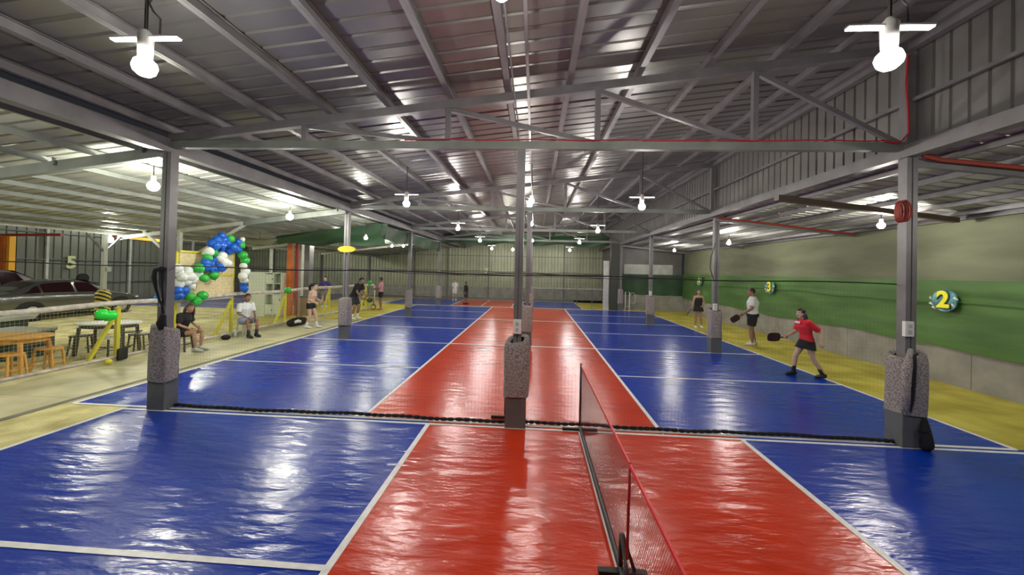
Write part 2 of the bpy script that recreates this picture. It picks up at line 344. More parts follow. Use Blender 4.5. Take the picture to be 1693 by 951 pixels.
# ================================================================== TRUSSES
rows = ['front', 'second', 'third', 'rearmost']
def truss(label):
    t = thing('roof_truss', label, 'truss', (0, 0, 3.93), 0, 'roof trusses across the hall')
    dz = -3.93
    def bm_(name, a, b, w_, h_, m): MB().beam((a[0], a[1], a[2]+dz), (b[0], b[1], b[2]+dz), w_, h_).build(name, m, t)
    bm_('top_chord', (-5.25, 0, zr(-5.25)), (5.3, 0, zr(5.3)), .09, .12, MT['steel'])
    bm_('bottom_chord', (-5.25, .0, 4.0), (5.3, .0, 4.0), .09, .11, MT['steel_green'])
    vx = (-3.14, -.98, 1.17, 3.32)
    for x in vx: bm_('vertical_strut', (x, 0, 4.05), (x, 0, zr(x)-.05), .07, .07, MT['steel'])
    for a, b in zip(vx, (-.98, 1.17, 3.32, 5.25)): bm_('diagonal_brace', (a, .0, zr(a)-.06), (b-.05, .0, 4.05), .055, .06, MT['steel'])
    return t
T0 = truss('grey steel roof truss nearest the viewer, over the front posts'); kids(T0)
tl = ['', 'grey steel roof truss over the second row of posts', 'grey steel roof truss over the third row of posts', 'farthest grey steel roof truss before the back wall court']
for k in (1, 2, 3):
    t = copy_tree(T0); t.location = (0, k*A, 3.93); t['label'] = tl[k]
# ================================================================== COLUMNS
def column(x, y, kind, label, seed):
    rnd = random.Random(seed)
    t = thing('steel_column', label, 'column', (x, y, .004), 0, 'steel columns between the courts')
    H = 3.87 if kind == 'L' else (3.94 if kind == 'C' else 3.84)
    pw = {'L': .27, 'C': .29, 'R': .30}[kind]
    cw = .14 if kind != 'C' else .12
    mb = MB(); a = cw/2
    for s in (-1, 1): mb.box((s*a*.55, 0, H/2+.2), (cw*.42, cw*.9, H-.4))
    mb.box((0, 0, H/2+.2), (cw*.3, cw*.72, H-.4)); mb.build('shaft', MT['steel'], t)
    MB().box((0, 0, .30), (pw, pw*.85, .60)).build('pedestal', MT['pedestal'], t, bevel=.012)
    # slumped carpet wrap
    n = 20; g = []
    zs = [.43, .46, .6, .75, .9, 1.05, 1.16, 1.22, 1.23, 1.20]
    ww = {'L': (.155, .14), 'C': (.172, .15), 'R': (.165, .15)}[kind]
    for i, z in enumerate(zs):
        row = []
        for k in range(n+1):
            q = 2*PI*(k % n)/n; c, s = math.cos(q), math.sin(q); e = .42
            f = 1-.05*math.sin(2*q+seed)+.04*math.sin(3*q+z*4+seed)
            top = (1, 1, 1.01, 1.02, 1.02, 1.01, .98, .93, .80, .55)[i]
            px = math.copysign(abs(c)**e, c)*ww[0]*f*top; py = math.copysign(abs(s)**e, s)*ww[1]*f*top
            dz = (.05*math.sin(q*1+seed*1.7) if i > 4 else .0)+(.012*math.sin(2*q+seed) if i < 2 else 0)
            row.append((px, py, z+dz))
        g.append(row)
    mb = MB().sheet(g); mb.sheet([[(r[0]*.96, r[1]*.96, r[2]) for r in g[0]], [(r[0]*.9, r[1]*.9, r[2]+.0) for r in g[0]]])
    mb.build('carpet_wrap', MT['carpet'], t, smooth=True)
    if kind == 'L': MB().tube([(.165*math.cos(q), .15*math.sin(q), .41+.01*math.sin(2*q)) for q in [2*PI*i/16 for i in range(17)]], .006, 5).build('tie_cord', MT['black'], t)
    return t
side = {'L': 'left', 'C': 'centre', 'R': 'right'}
colx = {'L': [-5.25, -5.40, -5.33, -5.42], 'C': [.10, .13, .13, .13], 'R': [5.33, 5.50, 5.38, 5.35]}
desc = {('L',0): 'big grey post with carpet wrap at the front left end of the black net', ('C',0): 'slim post with speckled carpet wrap in the middle of the front row',
 ('R',0): 'big grey post with slumped carpet wrap at the front right, before the green wall',
 ('L',1): 'second post from the front in the left row, beside the man in black', ('C',1): 'second post of the centre row, half hidden behind the front centre post',
 ('R',1): 'second post of the right row, between the woman in black and the man in white',
 ('L',2): 'third post of the left row, standing on the blue court edge', ('C',2): 'third post of the centre row, seen behind the first two', ('R',2): 'third post of the right row, near the start of the yellow apron',
 ('L',3): 'farthest post of the left row, beside the dark standing figure', ('C',3): 'farthest post of the centre row', ('R',3): 'farthest post of the right row, beside the dark doorway pillar'}
COL = {}
for k in range(4):
    for s_ in 'LCR':
        COL[s_, k] = column(colx[s_][k], k*A+(.0 if k == 0 else .12), s_, desc[s_, k], k*3+ord(s_))
def child(parent, name, mb, m, smooth=False, bevel=0):       # mb given in world coordinates
    o = mb.build(name, m, parent, smooth, bevel); o.location = -Vector(parent.location); return o
# socket boxes
for s_, k, x, z in (('C', 0, .10, 1.42), ('R', 0, 5.27, 1.56), ('R', 1, 5.46, 1.3), ('R', 2, 5.35, 1.35)):
    sw = thing('socket_box', {('C',0): 'small white switch box on the front centre post', ('R',0): 'small white switch box on the front right post', ('R',1): 'white switch box on the second right post', ('R',2): 'white box on the third right post'}[s_, k], 'switch', (x, k*A-.09+(.12 if k else 0), z))
    MB().box((0, .0, 0), (.11, .05, .2)).build('box', MT['whitep'], sw, bevel=.008)
    for zz in (-.04, .04): MB().box((0, -.03, zz), (.04, .012, .05)).build('rocker', MT['greypaint'], sw)
# folded flap of the right wrap and black sack
mb = MB(); mb.loft([(5.20, -.15, .50), (5.18, -.16, .8), (5.19, -.16, 1.02), (5.22, -.15, 1.10), (5.27, -.12, 1.22), (5.29, -.10, 1.30)], [(.03,.05), (.045,.06), (.05,.06), (.05,.05), (.035,.045), (.02,.03)], 10)
child(COL['R', 0], 'wrap_flap', mb, MT['carpet'], smooth=True)
mb = MB().loft([(5.28, -.17, 1.24), (5.25, -.20, 1.08), (5.24, -.20, .9), (5.23, -.20, .66), (5.21, -.19, .5)], [.015, .02, .022, .018, .012], 8)
child(COL['R', 0], 'black_edging', mb, MT['black_cloth'], smooth=True)
sack = MB().loft([(5.42, -.17, .02), (5.43, -.18, .08), (5.43, -.17, .18), (5.43, -.15, .32), (5.44, -.14, .42)], [(.05,.05), (.08,.06), (.07,.05), (.05,.04), (.02,.02)], 12)
for i in range(14):
    q = random.uniform(0, 6); sack.ell((5.43+.05*math.cos(q), -.17+.03*math.sin(q), random.uniform(.05, .28)), (.035, .03, .04), 8, 5)
tag(sack.build('net_bundle', MT['black_cloth'], None, smooth=True), 'gathered black net bundle at the foot of the front right post', 'net')
# black cloth knotted on the left post
bc = MB(); bc.loft([(-5.34, -.10, 2.08), (-5.35, -.10, 1.97), (-5.31, -.10, 1.80), (-5.25, -.11, 1.66), (-5.19, -.11, 1.55), (-5.17, -.11, 1.44)], [(.035,.02), (.04,.02), (.02,.015), (.014,.015), (.016,.015), (.014,.015)], 10)
bc.ell((-5.27, -.09, 2.10), (.10, .05, .04)); bc.loft([(-5.18, -.1, 1.42), (-5.20, -.11, 1.3), (-5.17, -.11, 1.2)], [(.04,.03), (.07,.05), (.05,.05)], 10); bc.loft([(-5.24, -.09, 2.08), (-5.22, -.09, 1.8), (-5.2, -.09, 1.56)], [.03, .012, .012], 8)
tag(bc.build('knotted_cloth', MT['black_cloth'], None, smooth=True), 'black net end knotted around the front left post', 'cloth')
MB().box((-5.25, -.075, 1.60), (.035, .02, .12)).build('hook_plate', MT['pale_steel'], COL['L', 0]).location = -Vector(COL['L', 0].location)
# rafters of the left lean-to, tapering, and supporting posts
for k in range(4):
    y = k*A; r = thing('rafter', ['tapered steel rafter left of the front left post', 'steel rafter left of the second left post, by the balloons', 'third lean-to rafter on the left, behind the dark cloth', 'farthest lean-to rafter on the left'][k], 'rafter', (-5.4, y, zl(-5.4)-.1), 0, 'rafters of the left lean-to')
    MB().beam((0, 0, 0), (-3.2, 0, zl(-8.6)-zl(-5.4)), .09, .16).build('inner_arm', MT['steel_green'], r)
    MB().beam((-3.2, 0, zl(-8.6)-zl(-5.4)), (-7.3, 0, zl(-12.7)-zl(-5.4)), .07, .11).build('outer_arm', MT['pale_steel'], r)
    MB().beam((-.25, -.06, -.02), (-.25, -.06, .12), .03, .03).build('cleat', MT['steel'], r); MB().beam((-1.7, -.06, -.22), (-1.7, -.06, -.10), .03, .03).build('cleat', MT['steel'], r)
cp = [(-8.3, -.08, 3.62), (-8.42, -.08, 3.58), (-8.47, -.08, 3.50), (-8.42, -.08, 3.42), (-8.3, -.08, 3.38), (-8.1, -.08, 3.36)]
tag(MB().tube([(a+.0, b, c) for a, b, c in cp], .02, 8).build('bent_pipe', MT['pale_steel'], None, smooth=True), 'white bent pipe end under the front left rafter', 'pipe')
for i, (x, y) in enumerate(((-12.6, 5.1), (-10.68, A), (-12.6, 12.2))):
    top = zl(x)-.06
    p = thing('lean_to_post', ['white post with striped wrap in front of the sedan', 'white post with two raking braces behind the balloon panel', 'pale post behind the balloon garland, farther back'][i], 'post', (x, y, .0), 0, 'posts of the left lean-to')
    MB().box((0, 0, top/2), (.10 if i != 1 else .09, .10, top)).build('shaft', MT['pale_steel'], p)
    if i == 0:
        MB().loft([(0,0,.35), (0,0,1.22), (0,0,1.31), (0,0,1.34)], [.17, .17, .12, .06], 14).build('striped_wrap', MT['hazard'], p, smooth=True)
        for s in (-1, 1): MB().beam((0, 0, 2.45), (0, s*.42, 2.95), .04, .05).build('brace', MT['steel'], p)
        MB().box((.07, .06, 1.9+.05), (.05, .12, .14)).build('junction_box', MT['pale_steel'], p)
    if i == 1:
        MB().beam((0, 0, 2.15), (-1.2, 0, 3.15), .05, .08).build('brace', MT['pale_steel'], p)
        MB().beam((0, 0, 2.15), (2.25, 0, 3.50), .05, .08).build('brace', MT['pale_steel'], p)
# right lean-to braces and brown rail
for k in range(4):
    y = k*A; r = thing('side_rafter', ['steel side rafter right of the front right post', 'steel side rafter right of the second right post', 'third side rafter of the right aisle', 'farthest side rafter of the right aisle'][k], 'rafter', (5.4, y, zq(5.4)-.07), 0, 'rafters of the right lean-to')
    MB().beam((0, 0, 0), (3.8, 0, -.38), .07, .10).build('arm', MT['steel'], r)
tag(MB().beam((4.62, 1.6, 3.62), (8.85, 2.75, 3.44), .10, .10).build('loose_rail', mat('brown_rail_paint', (.10,.07,.05), .5)), 'dark brown rail hung under the right aisle roof', 'rail')
for k, (y, lb) in enumerate(((0, 'red conduit running right from the front right post top'), (A, 'red conduit running right from the second right post top'))):
    tag(MB().tube([(5.42, y-.1, 3.86), (5.6, y-.12, 3.80), (7.0, y-.12, 3.66), (9.1, y-.12, 3.42)], .028, 6).build('conduit', MT['redoxide']), lb, 'pipe')
tag(MB().tube([(5.22, -.1, 5.2), (5.2, -.1, 4.8), (5.23, -.1, 4.45), (5.24, -.1, 4.15), (5.12, -.1, 4.02), (4.9, -.1, 4.06)], .012, 6).build('red_cable', MT['red_post']), 'red cable dropping down the clerestory post at the right', 'cable')
tag(MB().tube([(x, -.06, 4.07+.008*math.sin(x*5)) for x in [-1.6+.35*i for i in range(20)]], .009, 5).build('red_cable', MT['red_post']), 'red cable lying along the bottom chord of the front truss', 'cable')
tag(MB().box((5.31, .0, 4.62), (.10, .12, 1.25)).build('clerestory_post', MT['steel'], None), 'steel post rising from the front right column to the roof', 'post', 'clerestory posts')
tag(MB().box((5.31, A, 4.62), (.10, .12, 1.25)).build('clerestory_post', MT['steel'], None), 'steel post rising from the second right column to the roof', 'post', 'clerestory posts')
tag(MB().tube([(5.34, A-.2, 3.1), (5.22, A-.2, 2.7), (5.2, A-.2, 2.4), (5.3, A-.2, 2.1)], .012, 6).build('black_cable', MT['black']), 'black cable looping beside the second right post', 'cable')
cc = MB()
for i in range(4): cc.tube([(5.20+.09*math.cos(q)*(.5+.12*i), -.02-.03*i, 3.12+.14*math.sin(q)) for q in [2*PI*j/12 for j in range(13)]], .012, 5)
tag(cc.build('cable_coil', MT['redoxide'], None, smooth=True), 'coil of red-brown cable hanging on the front right post', 'cable')
tag(MB().tube([(.0, y, zr(0)-.12+.02*math.sin(y*3)) for y in [-5+.5*i for i in range(21)]], .010, 5).build('ridge_cable', MT['steel']), 'bundle of pale cable running lengthwise under the roof centre', 'cable')
tag(MB().box((.19, 8, zr(.1)-.15), (.035, 24, .035)).build('centre_rail', MT['steel']), 'long slim rail running lengthwise above the centre posts', 'rail')

# ================================================================== LAMPS
def lamp_mesh():
    L_ = thing('hanging_lamp', 'x', 'lamp')
    MB().ell((0, 0, -.05), (.075, .075, .07), 10, 6).build('bulb', MT['bulb'], L_, smooth=True)
    MB().loft([(0,0,.01), (0,0,.06), (0,0,.18), (0,0,.22)], [.04, .045, .05, .02], 10).build('socket', MT['whitep'], L_, smooth=True)
    for s in (-1, 1):
        MB().box((s*.155, 0, .165), (.22, .045, .010)).build('led_wing', MT['steel'], L_)
        MB().box((s*.155, -.0, .155), (.21, .04, .012)).build('lit_panel', MT['wing'], L_)
    return L_
base = lamp_mesh(); kids(base); first = True
rn = ['nearest', 'second', 'third', 'fourth', 'fifth']
for k in range(5):
    for x in (-2.55, 2.58):
        if first: o = base; first = False
        else: o = copy_tree(base)
        y = -2.8+k*A if k < 4 else 19.2
        z = 3.68 if k < 2 else 3.76
        if k == 4: z = 3.66
        o.location = (x, y, z)
        o['label'] = '%s winged lamp from the viewer hanging %s of the centre line' % (rn[k], 'left' if x < 0 else 'right'); o['group'] = 'winged lamps under the main roof'
        top = zr(x)+.05-z
        mb = MB().tube([(0, 0, .2), (0, 0, top)], .012, 6)
        if k == 0: mb.tube([(.02, 0, top), (.03, 0, .62), (.07, 0, .5), (.02, .0, .42), (.05, 0, .36), (.11, 0, .3), (.11, 0, .19)], .007, 5)
        mb.build('cord', MT['darksteel'], o)
def plain_lamp(x, y, z, ztop, label, e, col, m='bulb', r=.06, group='bare bulb lamps'):
    o = thing('bulb_lamp', label, 'lamp', (x, y, z), 0, group)
    if x < -14: MB().beam((0, 0, r*1.8), (-12.7-x, 0, 3.12-z), .04, .04).build('support_arm', MT['steel'], o)
    MB().ell((0, 0, 0), (r, r, r*1.0), 10, 6).build('bulb', MT[m], o, smooth=True)
    MB().loft([(0,0,r*.8), (0,0,r*2)], [.03, .035], 8).build('socket', MT['whitep'], o)
    if ztop: MB().tube([(0, 0, r*2), (0, 0, ztop-z)], .008, 5).build('cord', MT['black'], o)
plain_lamp(.06, -2.85, 4.09, zr(0)+.05, 'bulb at the top edge above the red court centre', 0, 0)
plain_lamp(.22, 2.8, 3.73, 4.55, 'bulb beside the centre posts, nearest one', 0, 0)
plain_lamp(.17, 8.4, 3.93, 4.62, 'bulb beside the centre posts, second one', 0, 0)
plain_lamp(.18, 13.9, 3.76, 4.62, 'bulb beside the centre posts, farthest one', 0, 0)
plain_lamp(-6.2, .62, 3.50, 3.85, 'bulb left of the front left post under the lean-to', 0, 0, 'bulb_y', .085)
plain_lamp(-6.36, 4.4, 3.52, 3.82, 'bulb under the lean-to between the first two left posts', 0, 0, 'bulb_y', .085)
plain_lamp(-5.62, 7.4, 3.22, 3.82, 'bulb above the man in black on the left', 0, 0, 'bulb_y', .06)
plain_lamp(-10.09, 12.41, 3.38, 0, 'far bulb left of the yellow oval board', 0, 0, 'bulb_y', .06)
plain_lamp(-8.6, 11.0, 3.28, 0, 'small bulb next to the far left bulb', 0, 0, 'bulb_s', .035)
plain_lamp(-7.78, 15.31, 3.42, 3.66, 'left one of the two far bulbs near the third left post', 0, 0, 'bulb_y', .06)
plain_lamp(-7.04, 15.09, 3.42, 3.76, 'right one of the two far bulbs near the third left post', 0, 0, 'bulb_y', .06)
plain_lamp(-.98, 16.49, 3.42, 3.98, 'far bulb left of the centre posts', 0, 0, 'bulb_y', .06)
plain_lamp(-12.75, 5.35, 2.86, 0, 'bulb on the white post beside the sedan', 0, 0, 'bulb_y', .085)
plain_lamp(7.45, 2.8, 3.32, 3.62, 'nearest bulb in the right aisle, by the green wall', 0, 0, 'bulb', .065)
plain_lamp(7.17, 8.3, 3.36, 3.64, 'second bulb in the right aisle', 0, 0, 'bulb', .065)
plain_lamp(7.33, 13.9, 3.40, 3.64, 'farthest bulb in the right aisle', 0, 0, 'bulb', .06)

plain_lamp(-9.2, -2.6, 3.30, 3.45, 'lean-to bulb beyond the left edge of the view', 0, 0, 'bulb_y', .085)
plain_lamp(7.3, -2.8, 3.36, 3.62, 'right aisle bulb beyond the right edge of the view', 0, 0, 'bulb', .065)
plain_lamp(-17.0, 3.2, 4.2, 0, 'added unseen bulb beyond the left edge, lighting the cars', 0, 0, 'bulb_y', .13)  # out of view, added to light the cars and yard
plain_lamp(-16.5, 11.0, 4.3, 0, 'added fill bulb for the yard, hidden above the left lean-to edge', 0, 0, 'bulb_y', .13)  # extra bulb added to brighten the yard, kept hidden by the roof
plain_lamp(-19.5, 15.5, 4.6, 0, 'added fill bulb over the indigo court, hidden by the lean-to roof', 0, 0, 'bulb_y', .12)  # unseen, added for more light on the far yard
# ================================================================== NETS
def net_plane(p0, u, v, nu, nv, su, sv, cord, diag=False):
    """grid of square-section cords: p0 origin, u/v unit vectors, counts and spacings"""
    mb = MB(); p0, u, v = Vector(p0), Vector(u), Vector(v); W_, H_ = nu*su, nv*sv; n = u.cross(v)
    def strip(a, b):
        t = (b-a).normalized(); s = t.cross(n)*cord/2; d = n*cord/2
        mb.add([a-s, a+s, a+d*1.6, b-s, b+s, b+d*1.6], [(0,1,4,3), (1,2,5,4), (2,0,3,5)])
    if not diag:
        for i in range(nu+1): strip(p0+u*i*su, p0+u*i*su+v*H_)
        for j in range(nv+1): strip(p0+v*j*sv, p0+v*j*sv+u*W_)
    else:
        k = H_/W_
        m = int(W_/su); dx = nv*su
        for s in (1, -1):
            for i in range(-nv, m+1):
                x0 = i*su; x1 = x0+dx; a0, a1 = 0.0, 1.0
                if x0 < 0: a0 = -x0/dx
                if x1 > W_: a1 = (W_-x0)/dx
                if a1 <= a0: continue
                A_ = p0+u*(x0+a0*dx)+v*H_*(a0 if s > 0 else 1-a0); B_ = p0+u*(x0+a1*dx)+v*H_*(a1 if s > 0 else 1-a1)
                strip(A_, B_)
    return mb
# big black divider net
dn = thing('divider_net', 'black divider net strung between the front posts, rope line at the floor', 'net', (0, .09, .01))
tag(net_plane((-5.2, 0, .05), (1,0,0), (0,0,1), 210, 40, .05, .052, .0006).build('netting', MT['netblack'], dn), kind='stuff')
cable = [(-8.9+.35*i, 0, 2.135+.012*math.sin(i*.7)) for i in range(42)]
MB().tube(cable, .009, 5).build('top_cord', MT['netblack'], dn)
mb = MB(); x = -5.3; i = 0
while x < 5.45:
    l = random.uniform(.085, .13); yy = -.06+.018*math.sin(x*2.1)+.012*math.sin(x*7)
    mb.ell((x+l/2, yy, .028), (l*.56, .032, .026), 8, 5); x += l*.93
mb.build('lead_rope', MT['black_cloth'], dn, smooth=True)
tag(dn.children[0], kind='stuff')
for y, z, lb in ((A+.05, 2.12, 'thin dark cord strung across the hall at the second posts'), (2*A+.05, 2.1, 'thin dark cord strung across the hall at the third posts')):
    n2 = MB(); sag = lambda x: z-.09*math.sin((x+5.3)/5.3*PI)**2
    n2.tube([(-5.3+.3*i, y, sag(-5.3+.3*i)) for i in range(36)], .010, 5)
    tag(n2.build('tie_line', MT['netblack']), lb, 'rope', 'dark lines across the hall')
bn = thing('rear_net', 'dark green net hanging across the hall before the rear court', 'net', (0, 16.95, .0))
tag(net_plane((-5.3, 0, .35), (1,0,0), (0,0,1), 190, 34, .055, .052, .0022).build('netting', MT['netgreen'], bn), kind='stuff')
MB().tube([(-9+.5*i, 0, 2.14-.06*math.sin(i*.55)**2) for i in range(30)], .012, 5).build('top_cord', MT['netblack'], bn)
MB().tube([(-5.3+.5*i, -.02, 1.86-.05*math.sin(i*.45)**2) for i in range(22)], .012, 5).build('lower_cord', MT['netblack'], bn)
# kitchen net of court one
kn = thing('court_net', 'portable red-taped net on black stand crossing the near red court', 'net', (1.0, -2.75, .006))
tag(net_plane((0, -2.62, .10), (0,1,0), (0,0,1), 239, 20, .022, .0400, .0014, diag=True).build('netting', MT['netred'], kn), kind='stuff')
MB().beam((0, -2.65, .905), (0, 2.66, .905), .012, .022).build('top_tape', MT['red_tape'], kn)
MB().tube([(0, -2.65, .06), (0, 0, .055), (0, 2.62, .06)], .022, 8).build('base_tube', MT['black'], kn, smooth=True)
for y in (2.66,):
    MB().tube([(0, y, .03), (0, y, .93)], .014, 8).build('end_post', MT['black'], kn, smooth=True)
    MB().beam((-.24, y, .02), (.24, y, .02), .045, .035).build('foot', MT['black'], kn, bevel=.006)
MB().tube([(0, .03, .25), (.0, .0, .92)], .010, 8).build('centre_post', MT['red_post'], kn, smooth=True)
MB().beam((-.16, .2, .02), (.19, .2, .02), .055, .04).build('foot', MT['black'], kn, bevel=.006)
MB().tube([(0, .2, .04), (0, .2, .30)], .017, 8).tube([(.0, .2, .30), (.0, -.12, .06)], .013, 6).tube([(.1, .2, .04), (.01, .2, .3)], .013, 6).build('bracket', MT['black'], kn, smooth=True)
# court two net, edge-on behind the front centre post
n2 = thing('court_net', 'black net edge-on beside the front centre post', 'net', (-.07, 2.8, .006))
tag(net_plane((0, -2.5, .10), (0,1,0), (0,0,1), 100, 16, .05, .05, .0016).build('netting', MT['netblack'], n2), kind='stuff')
MB().tube([(0, -2.5, .02), (0, -2.5, .90)], .016, 8).build('end_post', MT['black'], n2)
MB().tube([(0, 2.5, .02), (0, 2.5, .90)], .016, 8).build('end_post', MT['black'], n2)
MB().beam((-.20, -2.58, .02), (.2, -2.58, .02), .045, .035).build('foot', MT['black'], n2); MB().beam((0, -2.5, .89), (0, 2.5, .89), .01, .03).build('top_tape', MT['black'], n2)
# rear court net at the right
n3 = thing('court_net', 'grey topped low net on slim posts at the rear right of the hall', 'net', (2.7, 17.0, .006))
tag(net_plane((-2.3, 0, .2), (1,0,0), (0,0,1), 68, 16, .06, .06, .002).build('netting', MT['netgreen'], n3), kind='stuff')
MB().beam((-2.4, 0, 1.18), (1.85, 0, 1.20), .02, .05).build('top_tape', MT['greypaint'], n3)
for x in (-1.15, .15, 1.05, 1.8): MB().tube([(x, 0, 0), (x, 0, 1.2)], .022, 6).build('post', MT['steel'], n3)

# fence of netting along the left walkway
fe = thing('net_fence', 'waist-high net fence with padded top tape along the left walkway', 'fence', (-8.86, 5, .06))
tag(net_plane((0, -10.8, .03), (0,1,0), (0,0,1), 285, 19, .06, .06, .0026).build('netting', MT['netpale'], fe), kind='stuff')
du = Vector((.84, 2.3, 0)).normalized()
tag(net_plane((0, 6.3, .03), tuple(du), (0,0,1), 41, 19, .06, .06, .0026).build('netting', MT['netpale'], fe), kind='stuff')
fp = [(0, -10.9+.5*i) for i in range(35)]+[(.0+.84*k/5, 6.3+2.3*k/5) for k in range(1, 6)]
tp = [(x, y, 1.20+.02*math.sin(y*1.8)) for x, y in fp]
MB().loft(tp, [(.035, .055)]*len(tp), 8).build('top_tape', MT['tape'], fe, smooth=True)
MB().tube([(x+.02, y, .03) for x, y in fp], .035, 7).build('bottom_roll', MT['tape'], fe, smooth=True)
MB().loft([(.86, 8.62, 1.2), (.88, 8.66, .8), (.86, 8.64, .3)], [.05, .035, .03], 8).build('end_tape', MT['whitep'], fe, smooth=True)
def astand(y, h, label, lean=-.55, foot=True, x=-8.98):
    s = thing('yellow_stand', label, 'stand', (x, y, .0), 0, 'yellow fence stands')
    MB().box((0, 0, h/2), (.07, .07, h)).build('upright', MT['yellow'], s)
    MB().beam((0, -.03, 1.05), (0, lean, .04), .06, .06).build('brace', MT['yellow'], s)
    if foot: MB().box((0, lean/2, .03), (.07, abs(lean)+.1, .05)).build('base_bar', MT['yellow'], s)
    return s
astand(2.48, 1.18, 'yellow stand nearest the viewer, with the lime balloon'); astand(8.10, 1.2, 'yellow stand behind the black bag')
astand(11.1, 1.2, 'yellow stand behind the man in black'); astand(13.3, 1.2, 'yellow stand near the end of the fence, by the person in pink', x=-8.3)
astand(5.62, 2.50, 'tall yellow upright holding the right edge of the beige banner', -.6); astand(3.80, 2.50, 'tall yellow upright at the left edge of the beige banner', -.6, False)
bf = thing('banner_panel', 'beige banner stretched on a yellow frame behind the balloons', 'banner', (-8.92, 4.7, 1.2))
for z0, z1 in ((.0, .62), (.69, 1.28)):
    g = [[(.02*math.sin(3*y+z*5), y, z0+(z1-z0)*j/6) for y in [-.86+.172*i for i in range(11)]] for j, z in enumerate([0]*7)]
    MB().sheet(g).build('banner_cloth', MT['banner'], bf, smooth=True)
for z in (-.02, .66, 1.30): MB().box((0, 0, z), (.05, 1.76, .05)).build('cross_bar', MT['yellow'] if z != -.02 else MT['pale_steel'], bf)
dk = MB().loft([(0,0,0), (.03,0,.02), (.04,0,.03)], [.15, .15, .09], 8, ref=(0,1,0))
pk = MB().box((0, 0, .16), (.07, .20, .26)); pk.build('black_pad', MT['black'], None, bevel=.05, loc=(-8.72, 2.38, .0)); tag(bpy.data.objects['black_pad'], 'black pad leaning at the foot of the first yellow stand', 'pad')
yb = MB().ell((-8.65, 2.05, .07), (.07, .07, .06)); tag(yb.build('yellow_ball', MT['yellow'], None, smooth=True), 'yellow ball at the kerb beside the black pad', 'ball')
yo = thing('oval_board', 'blurred yellow oval board on the second left post', 'sign', (-5.27, A-.12, 2.72))
MB().loft([(0, .0, 0), (0, -.035, 0)], [(.28, .10), (.27, .095)], 20, ref=(1,0,0)).build('board', MT['yellow'], yo, smooth=False)
MB().box((-.1, .08, 0), (.1, .17, .06)).build('bracket', MT['steel'], yo)

# dark green cloth swag
def swag(x0, x1, y, top, bot, label, seed, m='tarp_dark'):
    g = []; nx = 50
    for j in range(13):
        t = j/12; row = []
        for i in range(nx+1):
            s = i/nx; x = x0+(x1-x0)*s; zt, zb = top(x), bot(s)
            row.append((x, y+.12*math.sin(x*3+seed)*t+.10*math.sin(5*t+x), zt+(zb-zt)*t))
        g.append(row)
    return tag(MB().sheet(g).build('cloth_swag', MT[m], None, smooth=True), label, 'cloth')
swag(-10.0, -5.5, 8.9, lambda x: zl(x)-.02, lambda s: 3.08+.05*math.sin(s*13)-.06*(1-s), 'dark green cloth hanging crosswise under the left lean-to roof', 1)
g = [[(-5.50+.06*math.sin(y*2.3+t*3), y, 3.80+(3.28+.06*math.sin(y*1.7)-3.80)*t) for y in [8.3+.3*i for i in range(31)]] for t in [j/6 for j in range(7)]]
tag(MB().sheet(g).build('cloth_strip', MT['tarp_dark'], None, smooth=True), 'dark green cloth strip running back along the left eave beam', 'cloth')
bag = MB().loft([(-10.55, 7.9, 3.12), (-10.3, 7.9, 3.06), (-9.9, 7.9, 3.02), (-9.5, 7.9, 3.05), (-9.25, 7.9, 3.14)], [(.05,.05), (.14,.12), (.17,.13), (.13,.12), (.04,.04)], 12)
bag.tube([(-9.9, 7.9, 3.1), (-9.9, 7.9, 3.42)], .012, 5)
tag(bag.build('cloth_bundle', MT['tarp_up'], None, smooth=True), 'grey-green sagging cloth bundle left of the crosswise green cloth', 'cloth')
swag(-5.3, 4.7, 17.05, lambda x: 4.35, lambda s: 3.75+.08*math.sin(s*20), 'dark cloth strip hung under the rear truss', 4)

# ================================================================== SIGNS
def badge(ch, y, z, label, s=1.0):
    o = thing('number_sign', label, 'sign', (9.05, y, z), 0, 'round court number signs')
    d = MB().loft([(.03, 0, 0), (.0, 0, 0)], [.24*s, .24*s], 28, ref=(0,1,0)); d.build('disc', MT['sign_teal'], o)
    for a, b, r in ((-.26, .02, .10), (.22, -.12, .09), (.18, -.2, .07), (-.2, -.12, .08), (.25, .0, .05)):
        MB().add([(-.004, a*s, b*s), (-.004, (a+r)*s, (b+.03)*s), (-.004, (a+r*.6)*s, (b+.07)*s), (.012, a*s, b*s), (.012, (a+r)*s, (b+.03)*s), (.012, (a+r*.6)*s, (b+.07)*s)], [(0,1,2), (5,4,3), (0,3,4,1), (1,4,5,2), (2,5,3,0)]).build('splash_shard', MT['whitep'], o)
    for nm, off, dx, m in (('numeral_outline', .035, -.012, 'sign_dark'), ('numeral', .018, -.028, 'sign_y')):
        me = text_mesh(ch, .48*s, .008, off*s); me.materials.clear(); me.materials.append(MT[m])
        n = link(nm, me, o, (dx, 0, 0), (PI/2, 0, -PI/2))
badge('2', 3.16, 1.79, 'round teal sign with a big yellow 2 on the green wall'); badge('3', 9.06, 1.81, 'round sign with a yellow 3 on the green wall'); badge('4', 14.97, 1.88, 'round sign with a yellow 4, farthest on the green wall')
for ch, loc, rot, lb, sz in (('5', (-23.25, 12.25, 2.05), (PI/2, 0, PI/2), 'pale numeral 5 on the left corrugated wall', .85), ('7', (-3.49, 23.86, 2.07), (PI/2, 0, 0), 'pale numeral 7 on the back corrugated wall', .62)):
    o = thing('wall_numeral', lb, 'sign', loc)
    me = text_mesh(ch, sz, .01, .03); me.materials.clear(); me.materials.append(MT['sign_pale']); link('numeral', me, o, (0,0,0), rot)

